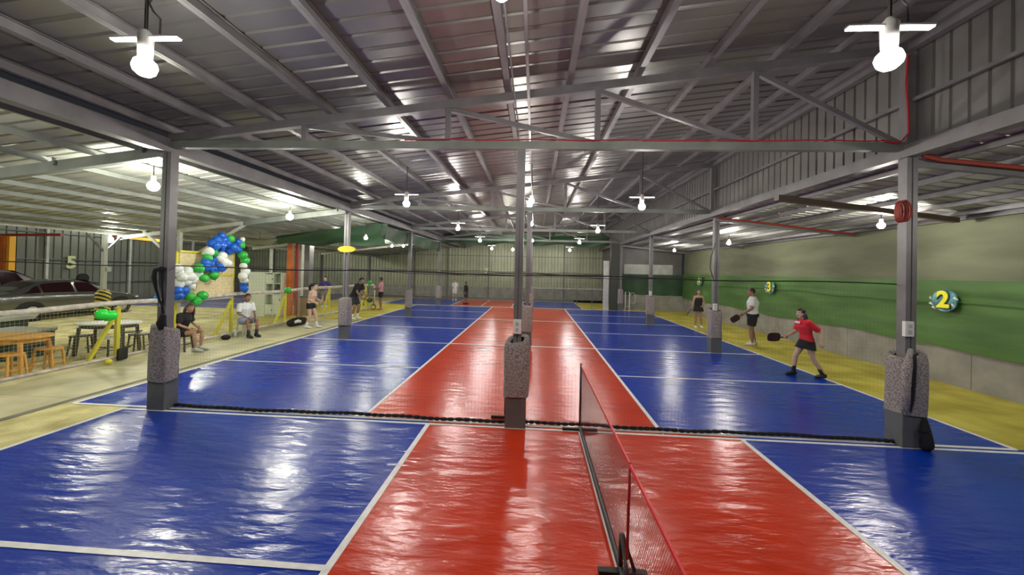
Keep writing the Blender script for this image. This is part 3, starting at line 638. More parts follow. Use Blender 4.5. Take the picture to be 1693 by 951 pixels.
# ================================================================== BALLOONS
def balloon_mesh(m):
    mb = MB(); prof = [(-.155,.006), (-.15,.014), (-.143,.006), (-.135,.012), (-.115,.045), (-.08,.083), (-.03,.112), (.02,.122), (.07,.108), (.105,.07), (.122,.03), (.126,.004)]
    mb.loft([(0,0,z) for z, r in prof], [r for z, r in prof], 14); return mb.mesh('balloon', m, smooth=True)
BM = {k: balloon_mesh(MT[m]) for k, m in (('blue','bl'), ('green','bg'), ('white','bw'), ('lime','bgl'), ('sky','bsky'))}
BL = [
 ('upper blue', 'blue', [(-8.74, 4.92, 3.0), (-8.69, 4.7, 2.85), (-8.72, 4.58, 2.75), (-8.68, 4.85, 2.73), (-8.68, 5.04, 2.8), (-8.77, 5.24, 2.59), (-8.78, 4.92, 2.62), (-8.65, 5.25, 2.69), (-8.74, 5.51, 2.87), (-8.74, 5.5, 2.64), (-8.62, 4.6, 2.7), (-8.7, 4.96, 2.89)]),
 ('top green', 'green', [(-8.65, 5.12, 2.94), (-8.7, 5.6, 2.79)]),
 ('top white', 'white', [(-8.68, 5.61, 2.96)]),
 ('mid green', 'green', [(-8.76, 4.65, 2.51), (-8.68, 4.41, 2.36), (-8.64, 4.11, 2.06)]),
 ('mid white', 'white', [(-8.7, 4.44, 2.52)]),
 ('middle blue', 'blue', [(-8.66, 4.32, 2.2), (-8.67, 4.48, 2.07), (-8.77, 4.69, 2.28), (-8.66, 4.77, 2.08), (-8.69, 4.47, 2.18), (-8.73, 4.7, 2.04), (-8.78, 5.0, 2.09), (-8.64, 4.29, 2.1)]),
 ('inner white', 'white', [(-8.7, 4.9, 2.41), (-8.66, 4.92, 2.26), (-8.64, 5.02, 2.21), (-8.67, 4.81, 2.34)]),
 ('low green pair', 'green', [(-8.63, 4.27, 1.79), (-8.72, 4.66, 1.86)]),
 ('left white', 'white', [(-8.65, 3.54, 1.95), (-8.71, 3.84, 1.99), (-8.63, 3.64, 1.83), (-8.64, 3.84, 1.84), (-8.76, 4.2, 1.91), (-8.76, 3.68, 1.67), (-8.75, 3.99, 1.61), (-8.63, 3.48, 2.05), (-8.71, 3.82, 1.71), (-8.68, 3.98, 1.77)]),
 ('lower blue', 'blue', [(-8.73, 3.62, 1.48), (-8.7, 3.77, 1.47), (-8.72, 3.64, 1.35)]),
 ('bottom green', 'green', [(-8.72, 3.94, 1.31), (-8.69, 4.11, 1.17), (-8.69, 4.28, 1.31)]),
 ('side green', 'green', [(-8.64, 5.6, 2.47), (-8.67, 5.72, 2.31)]),
 ('side white', 'white', [(-8.63, 5.61, 2.13), (-8.64, 5.72, 1.96), (-8.62, 5.59, 1.82), (-8.67, 5.71, 1.71)]),
 ('side blue', 'blue', [(-8.75, 5.77, 1.58), (-8.64, 5.69, 1.43)]),
 ('lime stand','lime',[(-8.75,2.0,1.07),(-8.72,2.12,1.03)]),
 ('sky pair','sky',[(-9.6,4.0,1.33),(-9.6,3.95,1.20)]),
 ('pale green fence','green',[(-8.74,7.9,1.27)]),
 ('fence end green','green',[(-8.12,13.3,1.38)]),
]
BLAB = {'upper blue': 'blue balloon in the big cluster at the top of the garland', 'top green': 'green balloon among the top blue ones of the garland', 'top white': 'small white balloon at the topmost right tip of the garland', 'mid green': 'green balloon beside the middle blue cluster', 'mid white': 'white balloon left below the big blue cluster', 'middle blue': 'blue balloon in the smaller middle cluster of the garland', 'inner white': 'white balloon just right of the middle blue cluster', 'low green pair': 'green balloon under the middle blue cluster, on the beige banner', 'left white': 'white balloon in the large white cluster at the garland left', 'lower blue': 'blue balloon under the large white cluster', 'bottom green': 'bright green balloon in the bottom trio of the garland', 'side green': 'green balloon on the strand right of the banner', 'side white': 'white balloon on the strand right of the banner', 'side blue': 'blue balloon at the bottom of the right strand', 'lime stand': 'lime green balloon tied to the nearest yellow stand', 'sky pair': 'sky blue balloon left of the front left post', 'pale green fence': 'pale green balloon on the fence tape above the black bag', 'fence end green': 'green balloon at the far end of the fence tape'}
ORD = ['highest', 'second highest', 'third highest', 'fourth highest', 'fifth highest', 'sixth highest', 'seventh highest', 'eighth highest', 'ninth highest', 'tenth highest', 'eleventh highest', 'lowest']
for nm, c, pts in BL:
    pts = sorted(pts, key=lambda q: -q[2])
    for j, p in enumerate(pts):
        o = link('balloon', BM[c], None, p, (random.uniform(-1.2, 1.2), random.uniform(-.6, .6), random.uniform(0, 6)))
        s = random.uniform(.88, 1.12)*(.62 if nm == 'top white' else 1); o.scale = (s, s, s)
        tag(o, BLAB[nm]+((', %s of them' % ('lowest' if j == len(pts)-1 else ORD[j])) if len(pts) > 1 else ''), 'balloon', 'balloons: '+nm)

# ================================================================== YARD FURNITURE
def stool(x, y, rz, m, mleg, label, group, h=.46):
    t = thing('stool', label, 'stool', (x, y, .0), rz, group)
    MB().loft([(0,0,h-.03), (0,0,h)], [(.20, .17), (.20, .17)], 16).build('seat', m, t, bevel=.0)
    for a in (-1, 1):
        for b in (-1, 1): MB().beam((a*.13, b*.11, h-.03), (a*.17, b*.14, 0), .028, .028).build('leg', mleg, t)
    for a in (-1, 1): MB().beam((a*.155, -.13, .18), (a*.155, .13, .18), .02, .02).build('stretcher', mleg, t)
def table(x, y, rz, rx, ry, m, mleg, label, h=.75, apron=True):
    t = thing('oval_table', label, 'table', (x, y, .0), rz)
    MB().loft([(0,0,h-.035), (0,0,h-.03), (0,0,h-.005), (0,0,h)], [(rx-.01,ry-.01), (rx,ry), (rx,ry), (rx-.01,ry-.01)], 28).build('tabletop', m, t)
    MB().loft([(0,0,h-.12), (0,0,h-.036)], [(rx*.86, ry*.86)]*2, 24).build('apron', mleg, t)
    for a in (-1, 1):
        for b in (-1, 1): MB().beam((a*rx*.66, b*ry*.6, h-.1), (a*rx*.74, b*ry*.68, 0), .05, .05).build('leg', mleg, t)
    MB().beam((-rx*.7, 0, .15), (rx*.7, 0, .15), .03, .03).build('stretcher', mleg, t)
table(-9.75, 2.95, .30, .62, .38, MT['whitep'], MT['darksteel'], 'round white-topped table on dark legs beyond the net fence')
for i, (x, y) in enumerate(((-9.35, 2.62), (-9.2, 3.15), (-9.75, 3.45), (-10.2, 2.75))):
    stool(x, y, i*.4, MT['whitep'] if i == 0 else MT['darksteel'], MT['darksteel'], ['dark stool with white seat tucked at the near side of the white table', 'dark stool at the right side of the white table', 'dark stool behind the white table', 'dark stool at the left side of the white table'][i], 'stools round the white table')
table(-9.66, 1.12, .25, .74, .42, MT['wood'], MT['wood'], 'honey-coloured wooden table at the left edge beyond the fence')
for i, (x, y) in enumerate(((-9.25, .95), (-9.25, 1.50), (-9.9, .58))):
    stool(x, y, i*.3, MT['wood'], MT['wood'], ['wooden stool tucked at the near side of the honey table', 'wooden stool at the right end of the honey table', 'wooden stool at the left end of the honey table'][i], 'stools round the honey table')
cb = thing('storage_box', 'dark green crate behind the honey-coloured table', 'box', (-11.25, 2.3, 0), .1)
MB().box((0, 0, .29), (.9, .8, .58)).build('body', MT['cabinet'], cb, bevel=.02); MB().box((0, 0, .60), (.95, .85, .05)).build('lid', MT['greypaint'], cb, bevel=.02)
MB().tube([(.48, -.38, .60), (.48, .38, .60)], .05, 8).build('rolled_edge', MT['greypaint'], cb, smooth=True)
bn2 = thing('counter', 'pale grey counter at the left edge in front of the cars', 'counter', (-12.6, 2.35, 0), .05)
MB().box((0, 0, .75), (.8, 2.0, .10)).build('top', MT['greypaint'], bn2, bevel=.02); MB().box((-.02, 0, .35), (.65, 1.85, .70)).build('body', MT['cabinet'], bn2)
MB().box((.02, 0, .46), (.74, 1.95, .05)).build('ledge', MT['greypaint'], bn2)
lk = thing('locker', 'tall pale green metal locker with open doors behind the fence', 'locker', (-11.2, 10.0, 0), .25)
MB().box((-.22, 0, .94), (.62, .55, 1.88)).build('cabinet_body', MT['locker'], lk, bevel=.01)
mb = MB().box((.40, .25, .94), (.62, .03, 1.86))
for z in (.03, .5, .95, 1.4, 1.85): mb.box((.40, 0, z), (.62, .5, .03))
for x in (.1, .4, .7): mb.box((x, 0, .94), (.03, .5, 1.84))
mb.build('shelf_frame', MT['locker'], lk)
for x, z in ((.25, .28), (.55, .72), (.55, .28), (.25, 1.6)): 
    d = MB().box((x, -.25, z), (.27, .02, .40)).build('door', MT['locker'], lk); MB().box((x+.12, -.27, z), (.03, .02, .08)).build('handle', MT['steel'], d)
MB().box((.55, -.05, 1.12), (.18, .2, .26)).build('stored_box', MT['darksteel'], lk)
for x, y, wd, h, m, lb, c in ((-10.35, 10.35, .20, 3.3, 'orange', 'tall orange steel column behind the fence', 'column'), (-10.25, 10.9, .20, 3.35, 'pale_steel', 'pale column right beside the orange column', 'column'), (-10.6, 12.0, .36, 3.3, 'steel', 'wide grey column behind the pale one', 'column'), (-10.1, 10.42, .10, 3.3, 'redoxide', 'thin brown post against the orange column', 'post')):
    tag(MB().box((x, y, h/2), (wd, wd, h)).build('tall_column', MT[m], None, bevel=.01), lb, c)
bp_ = thing('bin', 'low brown bin at the foot of the orange column', 'bin', (-9.72, 10.75, 0)); MB().box((0,0,.4), (.5,.45,.8)).build('body', mat('brown_bin', (.22,.13,.07), .7), bp_, bevel=.02); MB().box((0,0,.82), (.54,.49,.05)).build('lid', MT['darksteel'], bp_)
ob = thing('lift_arm', 'amber steel arm with red end under the left lean-to', 'beam', (-13.6, 7.0, 3.06)); MB().beam((-.85, 0, .02), (.95, 0, -.12), .10, .10).build('arm', MT['amber'], ob); MB().box((-.95, 0, .09), (.2, .16, .16)).build('end_bracket', MT['redoxide'], ob); MB().beam((-.95, 0, .05), (-1.5, 0, -.35), .03, .03).build('stay', MT['darksteel'], ob)
og = thing('gantry', 'rust orange gantry leg and red beam behind the cars at far left', 'beam', (-22.75, 9.5, 0))
MB().box((0, 0, 1.6), (.30, .2, 3.2)).build('leg', MT['orange'], og); MB().box((.25, .05, 1.6), (.14, .2, 3.2)).build('inner_leg', MT['amber'], og); MB().beam((-.8, 0, 3.2), (2.7, 0, 3.28), .12, .10).build('cross_beam', MT['redoxide'], og)
for i, (x, y, z) in enumerate(((-22.2, 11.9, 0),)):
    pm2 = thing('pole_fan', 'black stand fan silhouette beside the numeral 5', 'fan', (x, y, z)); MB().tube([(0,0,0), (0,0,1.3)], .03, 6).build('pole', MT['black'], pm2); MB().loft([(.02,0,1.3), (.10,0,1.3)], [.25, .25], 14, ref=(0,1,0)).build('cage', MT['black'], pm2); MB().ell((0,0,.05), (.25,.25,.05)).build('base', MT['black'], pm2)
# bag on the walkway
bg = thing('duffel_bag', 'black duffel bag with white print by the fence', 'bag', (-8.3, 7.8, 0), PI/2-.1)
MB().loft([(-.40,0,.12), (-.36,0,.13), (-.15,0,.15), (.15,0,.155), (.36,0,.14), (.42,0,.12)], [(.03,.05), (.13,.12), (.16,.145), (.165,.15), (.14,.13), (.05,.05)], 14, ref=(0,1,0)).build('body', MT['black_cloth'], bg, smooth=True)
MB().tube([(-.15,-.10,.26), (-.12,-.06,.36), (.12,-.06,.37), (.15,-.10,.27)], .012, 6).build('handle', MT['black_cloth'], bg, smooth=True)
MB().loft([(-.30,-.15,.17), (-.16,-.175,.2), (-.02,-.18,.16)], [(.02,.05), (.012,.06), (.02,.04)], 8).build('white_print', MT['whitep'], bg, smooth=True)
sb = thing('small_bag', 'small dark pouch on the walkway beside the seated man', 'bag', (-8.55, 4.95, 0)); MB().ell((0,0,.07), (.13,.10,.075)).build('body', MT['black_cloth'], sb, smooth=True); MB().ell((.02,-.03,.10), (.07,.05,.03)).build('flap', MT['redoxide'], sb, smooth=True)
wbt = thing('water_bottle', 'clear water bottle standing beside the stool', 'bottle', (-8.60, 5.35, 0)); MB().loft([(0,0,0), (0,0,.14), (0,0,.18), (0,0,.2)], [.035, .035, .015, .015], 10).build('body', mat('pale_bottle', (.55,.62,.55), .2), wbt, smooth=True); MB().loft([(0,0,.2), (0,0,.225)], [.017, .017], 8).build('cap', MT['whitep'], wbt)
tr = thing('push_trolley', 'black wheeled trolley with yellow post at the fence end', 'trolley', (-8.28, 13.5, 0))
MB().box((0, 0, .33), (.10, .10, .60)).build('yellow_post', MT['yellow'], tr)
for y, x in ((.0, -.28), (.0, .3)):
    MB().tube([(x+.13*math.cos(q), .03, .14+.13*math.sin(q)) for q in [2*PI*i/16 for i in range(17)]], .022, 6).build('wheel', MT['rubber'], tr)
MB().tube([(-.28, 0, .2), (-.1, 0, .55), (.3, 0, .55), (.34, 0, .2)], .02, 6).ell((.1, 0, .48), (.16, .1, .12)).build('frame', MT['black'], tr)
# rear right: pillar and stand
pl = thing('dark_pillar', 'dark wide pillar closing the rear right corner of the hall', 'pillar', (5.02, 16.75, 0)); MB().box((0, .15, 1.95), (.50, .35, 3.9)).build('shaft', mat('dark_pillar_paint', (.045,.05,.04), .6), pl); MB().box((-.48, .2, 1.45), (.32, .08, 2.9)).build('pale_edge', MT['pale_steel'], pl)
stn = thing('pipe_stand', 'white pipe stand beside the dark pillar', 'stand', (5.75, 16.75, 0)); MB().tube([(-.12,0,0), (-.12,0,1.1), (.12,0,1.1), (.12,0,0)], .025, 6).build('hoop', MT['whitep'], stn); MB().tube([(.3+.18*math.cos(q), 0, .75+.32*math.sin(q)) for q in [2*PI*i/12 for i in range(13)]], .02, 6).build('ring', MT['greypaint'], stn); MB().box((0,0,.25), (.3,.2,.04)).build('shelf', MT['greypaint'], stn)

# ================================================================== CARS
def car(loc, label, paint, suv=False):
    t = thing('parked_car', label, 'car', loc)
    # along +y (front at +y). station: y, half width, zbottom, belt, roof z, roof half width
    if not suv:
        S = [(-2.35,.62,.42,.80,.82,.50), (-2.28,.78,.30,.92,.94,.62), (-1.9,.86,.24,.98,1.02,.66), (-1.55,.88,.22,.99,1.10,.62), (-1.0,.90,.20,.97,1.40,.58), (-.3,.90,.20,.95,1.46,.60), (.4,.90,.20,.93,1.42,.59), (.95,.90,.20,.91,1.16,.62), (1.35,.89,.22,.88,.93,.66), (1.9,.86,.26,.80,.84,.62), (2.2,.76,.32,.68,.72,.55), (2.32,.60,.38,.58,.60,.45)]
    else:
        S = [(-2.2,.70,.45,1.0,1.5,.55), (-2.1,.84,.35,1.08,1.68,.62), (-1.4,.90,.28,1.10,1.78,.66), (-.4,.92,.26,1.08,1.80,.66), (.3,.92,.26,1.06,1.74,.65), (.85,.91,.28,1.04,1.45,.66), (1.3,.90,.30,1.0,1.10,.68), (1.9,.87,.34,.94,.98,.64), (2.15,.78,.40,.80,.84,.56), (2.25,.62,.46,.66,.68,.5)]
    ring = []
    for y, wd, zb, be, rf, rw in S:
        h = [(0, zb-.02), (wd*.75, zb-.02), (wd*.97, zb+.08), (wd, zb+(be-zb)*.45), (wd*.99, be-.06), (wd*.94, be), (rw+.03, rf-.06 if rf-be > .15 else (be+rf)/2), (rw*.82, rf-.005), (rw*.4, rf+.012), (0, rf+.015)]
        pts = [(x, y, z) for x, z in h]+[(-x, y, z) for x, z in h[-2:0:-1]]; ring.append(pts)
    n = len(ring[0]); mb = MB(); vs = [p for r in ring for p in r]
    fs = [(i*n+k, (i+1)*n+k, (i+1)*n+(k+1) % n, i*n+(k+1) % n) for i in range(len(S)-1) for k in range(n)]
    fs += [tuple(range(n)), tuple((len(S)-1)*n+k for k in range(n-1, -1, -1))]
    mb.add(vs, fs); body = mb.build('body', paint, t, smooth=True)
    sd = body.modifiers.new('s', 'SUBSURF'); sd.levels = sd.render_levels = 2
    def P(y, f, sgn, off=.012):
        for a, b in zip(S, S[1:]):
            if a[0] <= y <= b[0]:
                q = (y-a[0])/(b[0]-a[0]); wd, be, rf, rw = (a[i]+(b[i]-a[i])*q for i in (1, 3, 4, 5)); break
        x0, z0, x1, z1 = wd*.94, be, rw+.03, rf-.06
        return (sgn*(x0+(x1-x0)*f+off), y, z0+(z1-z0)*f)
    wins = ((-1.62,-1.12), (-1.05,-.16), (-.06,.82)) if not suv else ((-1.9,-1.3), (-1.2,-.3), (-.2,.72))
    for sg in (1, -1):
        for a, b in wins:
            g = [[P(a+(b-a)*i/6, f, sg) for i in range(7)] for f in (.08, .35, .65, .93)]
            if a == wins[0][0]: g = [[P(a+(b-a)*max(i/6, (j/3)*.75), f, sg) for i in range(7)] for j, f in enumerate((.08, .35, .65, .93))]
            if b == wins[-1][1]: g = [[P(a+(b-a)*min(i/6, 1-(j/3)*.45), f, sg) for i in range(7)] for j, f in enumerate((.08, .35, .65, .93))]
            MB().sheet(g).build('side_window', MT['glass'], t)
        for yy in ((-1.0, -.5) if not suv else (-1.2,)): pass
        MB().box((sg*.925, -.25, .84), (.03, .16, .025)).build('door_handle', MT['chrome'], t); MB().box((sg*.925, .6, .83), (.03, .16, .025)).build('door_handle', MT['chrome'], t)
        MB().ell((sg*1.0, .80, .98 if not suv else 1.1), (.09, .06, .06), 10, 6).build('side_mirror', paint, t, smooth=True)
    y0, y1 = (.42, 1.28) if not suv else (.35, 1.25)
    def ws(ya, yb, nm):
        g = []
        for i in range(6):
            y = ya+(yb-ya)*i/5
            for a, b in zip(S, S[1:]):
                if a[0] <= y <= b[0]: q = (y-a[0])/(b[0]-a[0]); rf = a[4]+(b[4]-a[4])*q; rw = a[5]+(b[5]-a[5])*q; break
            g.append([(rw*.80*k, y, rf+.022-.012*abs(k)) for k in (-1, -.5, 0, .5, 1)])
        MB().sheet(g).build(nm, MT['glass'], t, smooth=True)
    ws(y0, y1, 'windscreen'); ws(*((-1.75, -1.05) if not suv else (-2.15, -2.05)), 'rear_window')
    for sg in (1, -1):
        for wy in ((-1.42, 1.42) if not suv else (-1.35, 1.4)):
            r = .33 if not suv else .38
            MB().loft([(sg*.80, wy, r), (sg*.925, wy, r)], [r+.06, r+.05], 22, ref=(0,1,0)).build('wheel_arch', MT['black'], t)
            wh = MB().loft([(sg*.72, wy, r), (sg*.93, wy, r), (sg*.945, wy, r)], [r, r, r*.85], 22, ref=(0,1,0)).build('wheel', MT['rubber'], t)
            hb = MB().loft([(sg*.93, wy, r), (sg*.955, wy, r)], [r*.62, r*.58], 18, ref=(0,1,0))
            for i in range(5): q = 2*PI*i/5; hb.beam((sg*.957, wy, r), (sg*.957, wy+r*.6*math.cos(q), r+r*.6*math.sin(q)), .012, .06, up=(1,0,0))
            hb.build('hub_cap', MT['pale_steel'], wh)
        MB().ell((sg*.70, -2.24, .80 if not suv else 1.0), (.17, .10, .09), 10, 6).build('tail_light', MT['taillight'], t, smooth=True)
        MB().ell((sg*.66, 2.16, .66 if not suv else .82), (.16, .12, .07), 10, 6).build('head_light', MT['chrome'], t, smooth=True)
    return t
car((-18.2, 8.15, 0), 'dark grey sedan parked beyond the net fence, behind the striped post', MT['carpaint'])
c2 = car((-21.2, 8.1, 0), 'taller silver car at the left edge behind the grey sedan', MT['carpaint2'], True)

# ================================================================== PEOPLE
def fuse(mb, name, m, voxel, smooth=3):
    me = mb.mesh(name+'_src', m); o = bpy.data.objects.new('src', me); C.objects.link(o)
    r = o.modifiers.new('r', 'REMESH'); r.mode = 'VOXEL'; r.voxel_size = voxel; r.use_smooth_shade = True
    s = o.modifiers.new('s', 'SMOOTH'); s.iterations = smooth; s.factor = .5
    dg = bpy.context.evaluated_depsgraph_get(); dg.update()
    out = bpy.data.meshes.new_from_object(o.evaluated_get(dg)); bpy.data.objects.remove(o)
    out.materials.clear(); out.materials.append(m)
    for p in out.polygons: p.use_smooth = True; p.material_index = 0
    return out
def hand(mb, wr, d, n, sidev, s, curl):
    """palm and five fingers; d = direction from wrist, n = palm normal, sidev = towards the thumb"""
    d, n, sd = d.normalized(), n.normalized(), sidev.normalized()
    mb.loft([wr-d*.01*s, wr+d*.03*s, wr+d*.075*s, wr+d*.09*s], [(.024*s,.018*s), (.036*s,.017*s), (.041*s,.014*s), (.038*s,.010*s)], 8, ref=sd)
    for i, ln in enumerate((.068, .076, .071, .056)):
        p = wr+d*.085*s+sd*(.029-.0195*i)*s; q = 0; pts = [p-d*.012*s, p]
        for k, fr in enumerate((.44, .32, .24)):
            q += curl*(.9, 1.2, .8)[k]; p = p+(d*math.cos(q)+n*math.sin(q))*ln*fr*s; pts.append(p)
        mb.loft(pts, [.0085*s, .0088*s, .0082*s, .0075*s, .0058*s], 6, ref=sd)
    p = wr+d*.025*s+sd*.030*s; td = (d*.6+sd*.75+n*.3).normalized(); p2 = p+td*.038*s; p3 = p2+(d*.8+sd*.2+n*(.4+curl*.5)).normalized()*.03*s
    mb.loft([p-td*.012*s, p, p2, p3], [.012*s, .0115*s, .010*s, .007*s], 6, ref=n)
def person(label, loc, rz, H, J=None, skin='skin', top=None, bottom=None, hair=('hair', 'short'), shoes='black', socks=None, look=(0, 0), voxel=.011, curl=.5, build=1.0, fem=False, palm=None, cap=None):
    s = H/1.70; t = thing('person', label, 'person', loc, rz)
    D = dict(pelvis=(0,0,.93), waist=(0,0,1.08), chest=(0,0,1.28), neck=(0,0,1.47), head=(.02,0,1.60),
        shL=(0,.175,1.40), elL=(-.02,.22,1.12), wrL=(.06,.235,.88), shR=(0,-.175,1.40), elR=(-.02,-.22,1.12), wrR=(.06,-.235,.88),
        hiL=(0,.09,.90), knL=(.03,.10,.49), anL=(-.01,.11,.085), hiR=(0,-.09,.90), knR=(.03,-.10,.49), anR=(-.01,-.11,.085), toeL=(1,0,0), toeR=(1,0,0))
    if fem: D['shL'] = (0,.155,1.39); D['shR'] = (0,-.155,1.39)
    D.update(J or {}); G = {k: (Vector(v)*s if not k.startswith('toe') else Vector(v).normalized()) for k, v in D.items()}
    b = build*s; sk = MT[skin]
    lat = (G['shL']-G['shR']).normalized(); lath = (G['hiL']-G['hiR']).normalized()
    def torso(mb, g=0, lo=0., neck=True):
        P = [G['pelvis']-(G['waist']-G['pelvis']).normalized()*(.07-lo)*s, G['pelvis'], G['waist'], (G['waist']+G['chest'])/2, G['chest'], G['chest']*.45+G['neck']*.55, G['neck']]
        hw = .165 if fem else .155; wa = .125 if fem else .14
        R_ = [(.12*b+g, .10*b+g), (hw*b+g, .115*b+g), (wa*b+g, .095*b+g), (.145*b+g, .108*b+g), ((.155 if fem else .17)*b+g, .118*b+g), (.135*b+g, .085*b+g), (.055*b+g*.6, .055*b+g*.6)]
        mb.loft(P, R_, 14, ref=lat)
    def limb(mb, pts, rr, g=0): mb.loft(pts, [r*b+g for r in rr], 9)
    def arm(mb, S_, f=1.0, g=0):
        sh, el, wr = G['sh'+S_], G['el'+S_], G['wr'+S_]; inn = sh*.7+(G['chest']*.3+G['neck']*.7)*.3; mid = (sh+el)/2; fm = el+(wr-el)*.35
        if f >= 1: limb(mb, [inn, sh, mid, el, fm, wr], [.050, .055, .046, .038, .036, .024], g)
        else:
            e = sh+(el-sh)*f*2 if f < .5 else el+(wr-el)*(f-.5)*2
            limb(mb, [inn, sh, (sh+e)/2, e], [.052, .056, .052, .052], g)
    def leg(mb, S_, f=1.0, g=0):
        hi, kn, an = G['hi'+S_], G['kn'+S_], G['an'+S_]; mid = (hi+kn)/2; ca = kn+(an-kn)*.3
        if f >= 1: limb(mb, [hi+Vector((0,0,.02*s)), hi, mid, kn, ca, an+Vector((0,0,.06*s)), an], [.075, .088, .074, .053, .054, .033, .034], g)
        else: e = hi+(kn-hi)*f; limb(mb, [hi+Vector((0,0,.03*s)), hi, (hi+e)/2, e], [.08, .092, .09, .088-.02*f], g)
    body = MB(); torso(body)
    hd = G['head']; R_ = Matrix.Rotation(look[0], 3, 'Z') @ Matrix.Rotation(look[1], 3, 'Y')
    def hp(x, y, z): return hd+R_ @ (Vector((x, y, z))*s)
    body.loft([G['neck']-(hd-G['neck'])*.15, G['neck']+(hd-G['neck'])*.2, hd+R_ @ (Vector((-.02,0,-.03))*s)], [.058*b, .05*b, .052*b], 10)
    prof = [(-.120,.018,.072,.040), (-.108,.036,.086,.0), (-.082,.052,.090,-.045), (-.05,.060,.090,-.075), (-.015,.067,.088,-.090), (.02,.071,.084,-.098), (.055,.072,.086,-.098), (.085,.064,.074,-.088), (.105,.046,.052,-.066), (.117,.018,.018,-.03)]
    n = 16; vs = []
    for z, wd, xf, xb in prof:
        for k in range(n):
            q = 2*PI*k/n; cx, ax = (xf+xb)/2, (xf-xb)/2; vs.append(hp(cx+ax*math.cos(q), wd*math.sin(q), z))
    body.add(vs, [(i*n+k, i*n+(k+1) % n, (i+1)*n+(k+1) % n, (i+1)*n+k) for i in range(len(prof)-1) for k in range(n)]+[tuple(range(n-1, -1, -1)), tuple((len(prof)-1)*n+k for k in range(n))])
    body.loft([hp(.08, 0, .02), hp(.098, 0, -.01), hp(.108, 0, -.032), hp(.088, 0, -.042)], [.009*s, .012*s, .017*s, .012*s], 8, ref=(0,1,0))
    for sg in (1, -1): body.loft([hp(-.012, sg*.068, .012), hp(-.012, sg*.082, -.005), hp(-.008, sg*.072, -.035)], [.012*s, .017*s, .010*s], 8)
    for S_ in 'LR':
        arm(body, S_); leg(body, S_)
        an, td = G['an'+S_], G['toe'+S_]
        body.loft([an-td*.05*s-Vector((0,0,.03*s)), an-Vector((0,0,.02*s)), an+td*.08*s-Vector((0,0,.035*s)), an+td*.15*s-Vector((0,0,.055*s))], [.03*s, .038*s, .034*s, .02*s], 8)
    me = fuse(body, 'body', sk, voxel*s)
    bm = bmesh.new(); bm.from_mesh(me); hb = MB()
    for S_, sg in (('L', 1), ('R', -1)):
        d = G['wr'+S_]-G['el'+S_]; d.normalize(); nn = Vector((0, -sg, 0)) if not palm or S_ not in palm else Vector(palm[S_])
        nn = (nn-d*nn.dot(d)); nn = nn.normalized() if nn.length > .1 else Vector((0,0,-1)).cross(d).normalized()
        th = d.cross(nn)*(1 if S_ == 'R' else -1)
        if th.dot(Vector((1,0,.3))) < 0: th = -th
        hand(hb, G['wr'+S_]-d*.012*s, d, nn, th, s*1.08, curl)
    h = hb.mesh('h', sk, smooth=True); bm.from_mesh(h); bm.to_mesh(me); bm.free(); me.name = 'body'
    for p in me.polygons: p.use_smooth = True
    link('body', me, t)
    for sg in (1, -1):
        e = MB().ell(hp(.078, sg*.030, .004), (.011*s, .015*s, .009*s), 8, 6).build('eye', MT['eye'], t, smooth=True)
        MB().ell(hp(.0865, sg*.030, .004), (.004*s, .006*s, .006*s), 8, 6).build('pupil', MT['pupil'], e, smooth=True)
        MB().loft([hp(.084, sg*.014, .026), hp(.086, sg*.030, .031), hp(.076, sg*.047, .025)], [.003*s, .004*s, .002*s], 6).build('eyebrow', MT[hair[0]], t)
    MB().loft([hp(.086, .024, -.070), hp(.093, 0, -.068), hp(.086, -.024, -.070)], [.004*s, .008*s, .004*s], 8).build('mouth', MT['lip'], t, smooth=True)
    # hair
    hm = MB(); vs = []; n = 20; m_ = 12
    for j in range(m_+1):
        a = -PI/2+PI*j/m_
        for k in range(n):
            q = 2*PI*k/n; x, y, z = .108*math.cos(a)*math.cos(q)-.006, .084*math.cos(a)*math.sin(q), .100*math.sin(a)+.030
            low = -.075 if hair[1] != 'short' else -.045
            if z < low: z = low
            if x > .035 and z < .062: x = .03; y *= .8
            if z < .02 and x > -.01: y *= .78
            vs.append(hp(x, y, z))
    hm.add(vs, [(i*n+k, i*n+(k+1) % n, (i+1)*n+(k+1) % n, (i+1)*n+k) for i in range(m_) for k in range(n)])
    if hair[1] == 'pony': hm.loft([hp(-.09, 0, .055), hp(-.145, 0, .06), hp(-.19, 0, .0), hp(-.20, 0, -.09), hp(-.18, 0, -.17)], [.03*s, .042*s, .055*s, .045*s, .012*s], 10)
    if hair[1] == 'long':
        for sg in (1, -1): hm.loft([hp(-.03, sg*.07, .03), hp(-.04, sg*.085, -.06), hp(-.03, sg*.095, -.16), hp(.0, sg*.10, -.26)], [.03*s, .04*s, .04*s, .015*s], 10)
        hm.loft([hp(-.07, 0, .02), hp(-.09, 0, -.08), hp(-.10, 0, -.2), hp(-.10, 0, -.28)], [(.07*s,.04*s), (.08*s,.045*s), (.085*s,.04*s), (.05*s,.02*s)], 10, ref=(0,1,0))
    hm.build('hair', MT[hair[0]], t, smooth=True)
    if cap: MB().loft([hp(-.01, 0, .05), hp(-.01, 0, .09), hp(-.01, 0, .13)], [(.108*s,.088*s), (.10*s,.082*s), (.03*s,.03*s)], 14, ref=(1,0,0)).build('headband', MT[cap], t, smooth=True)
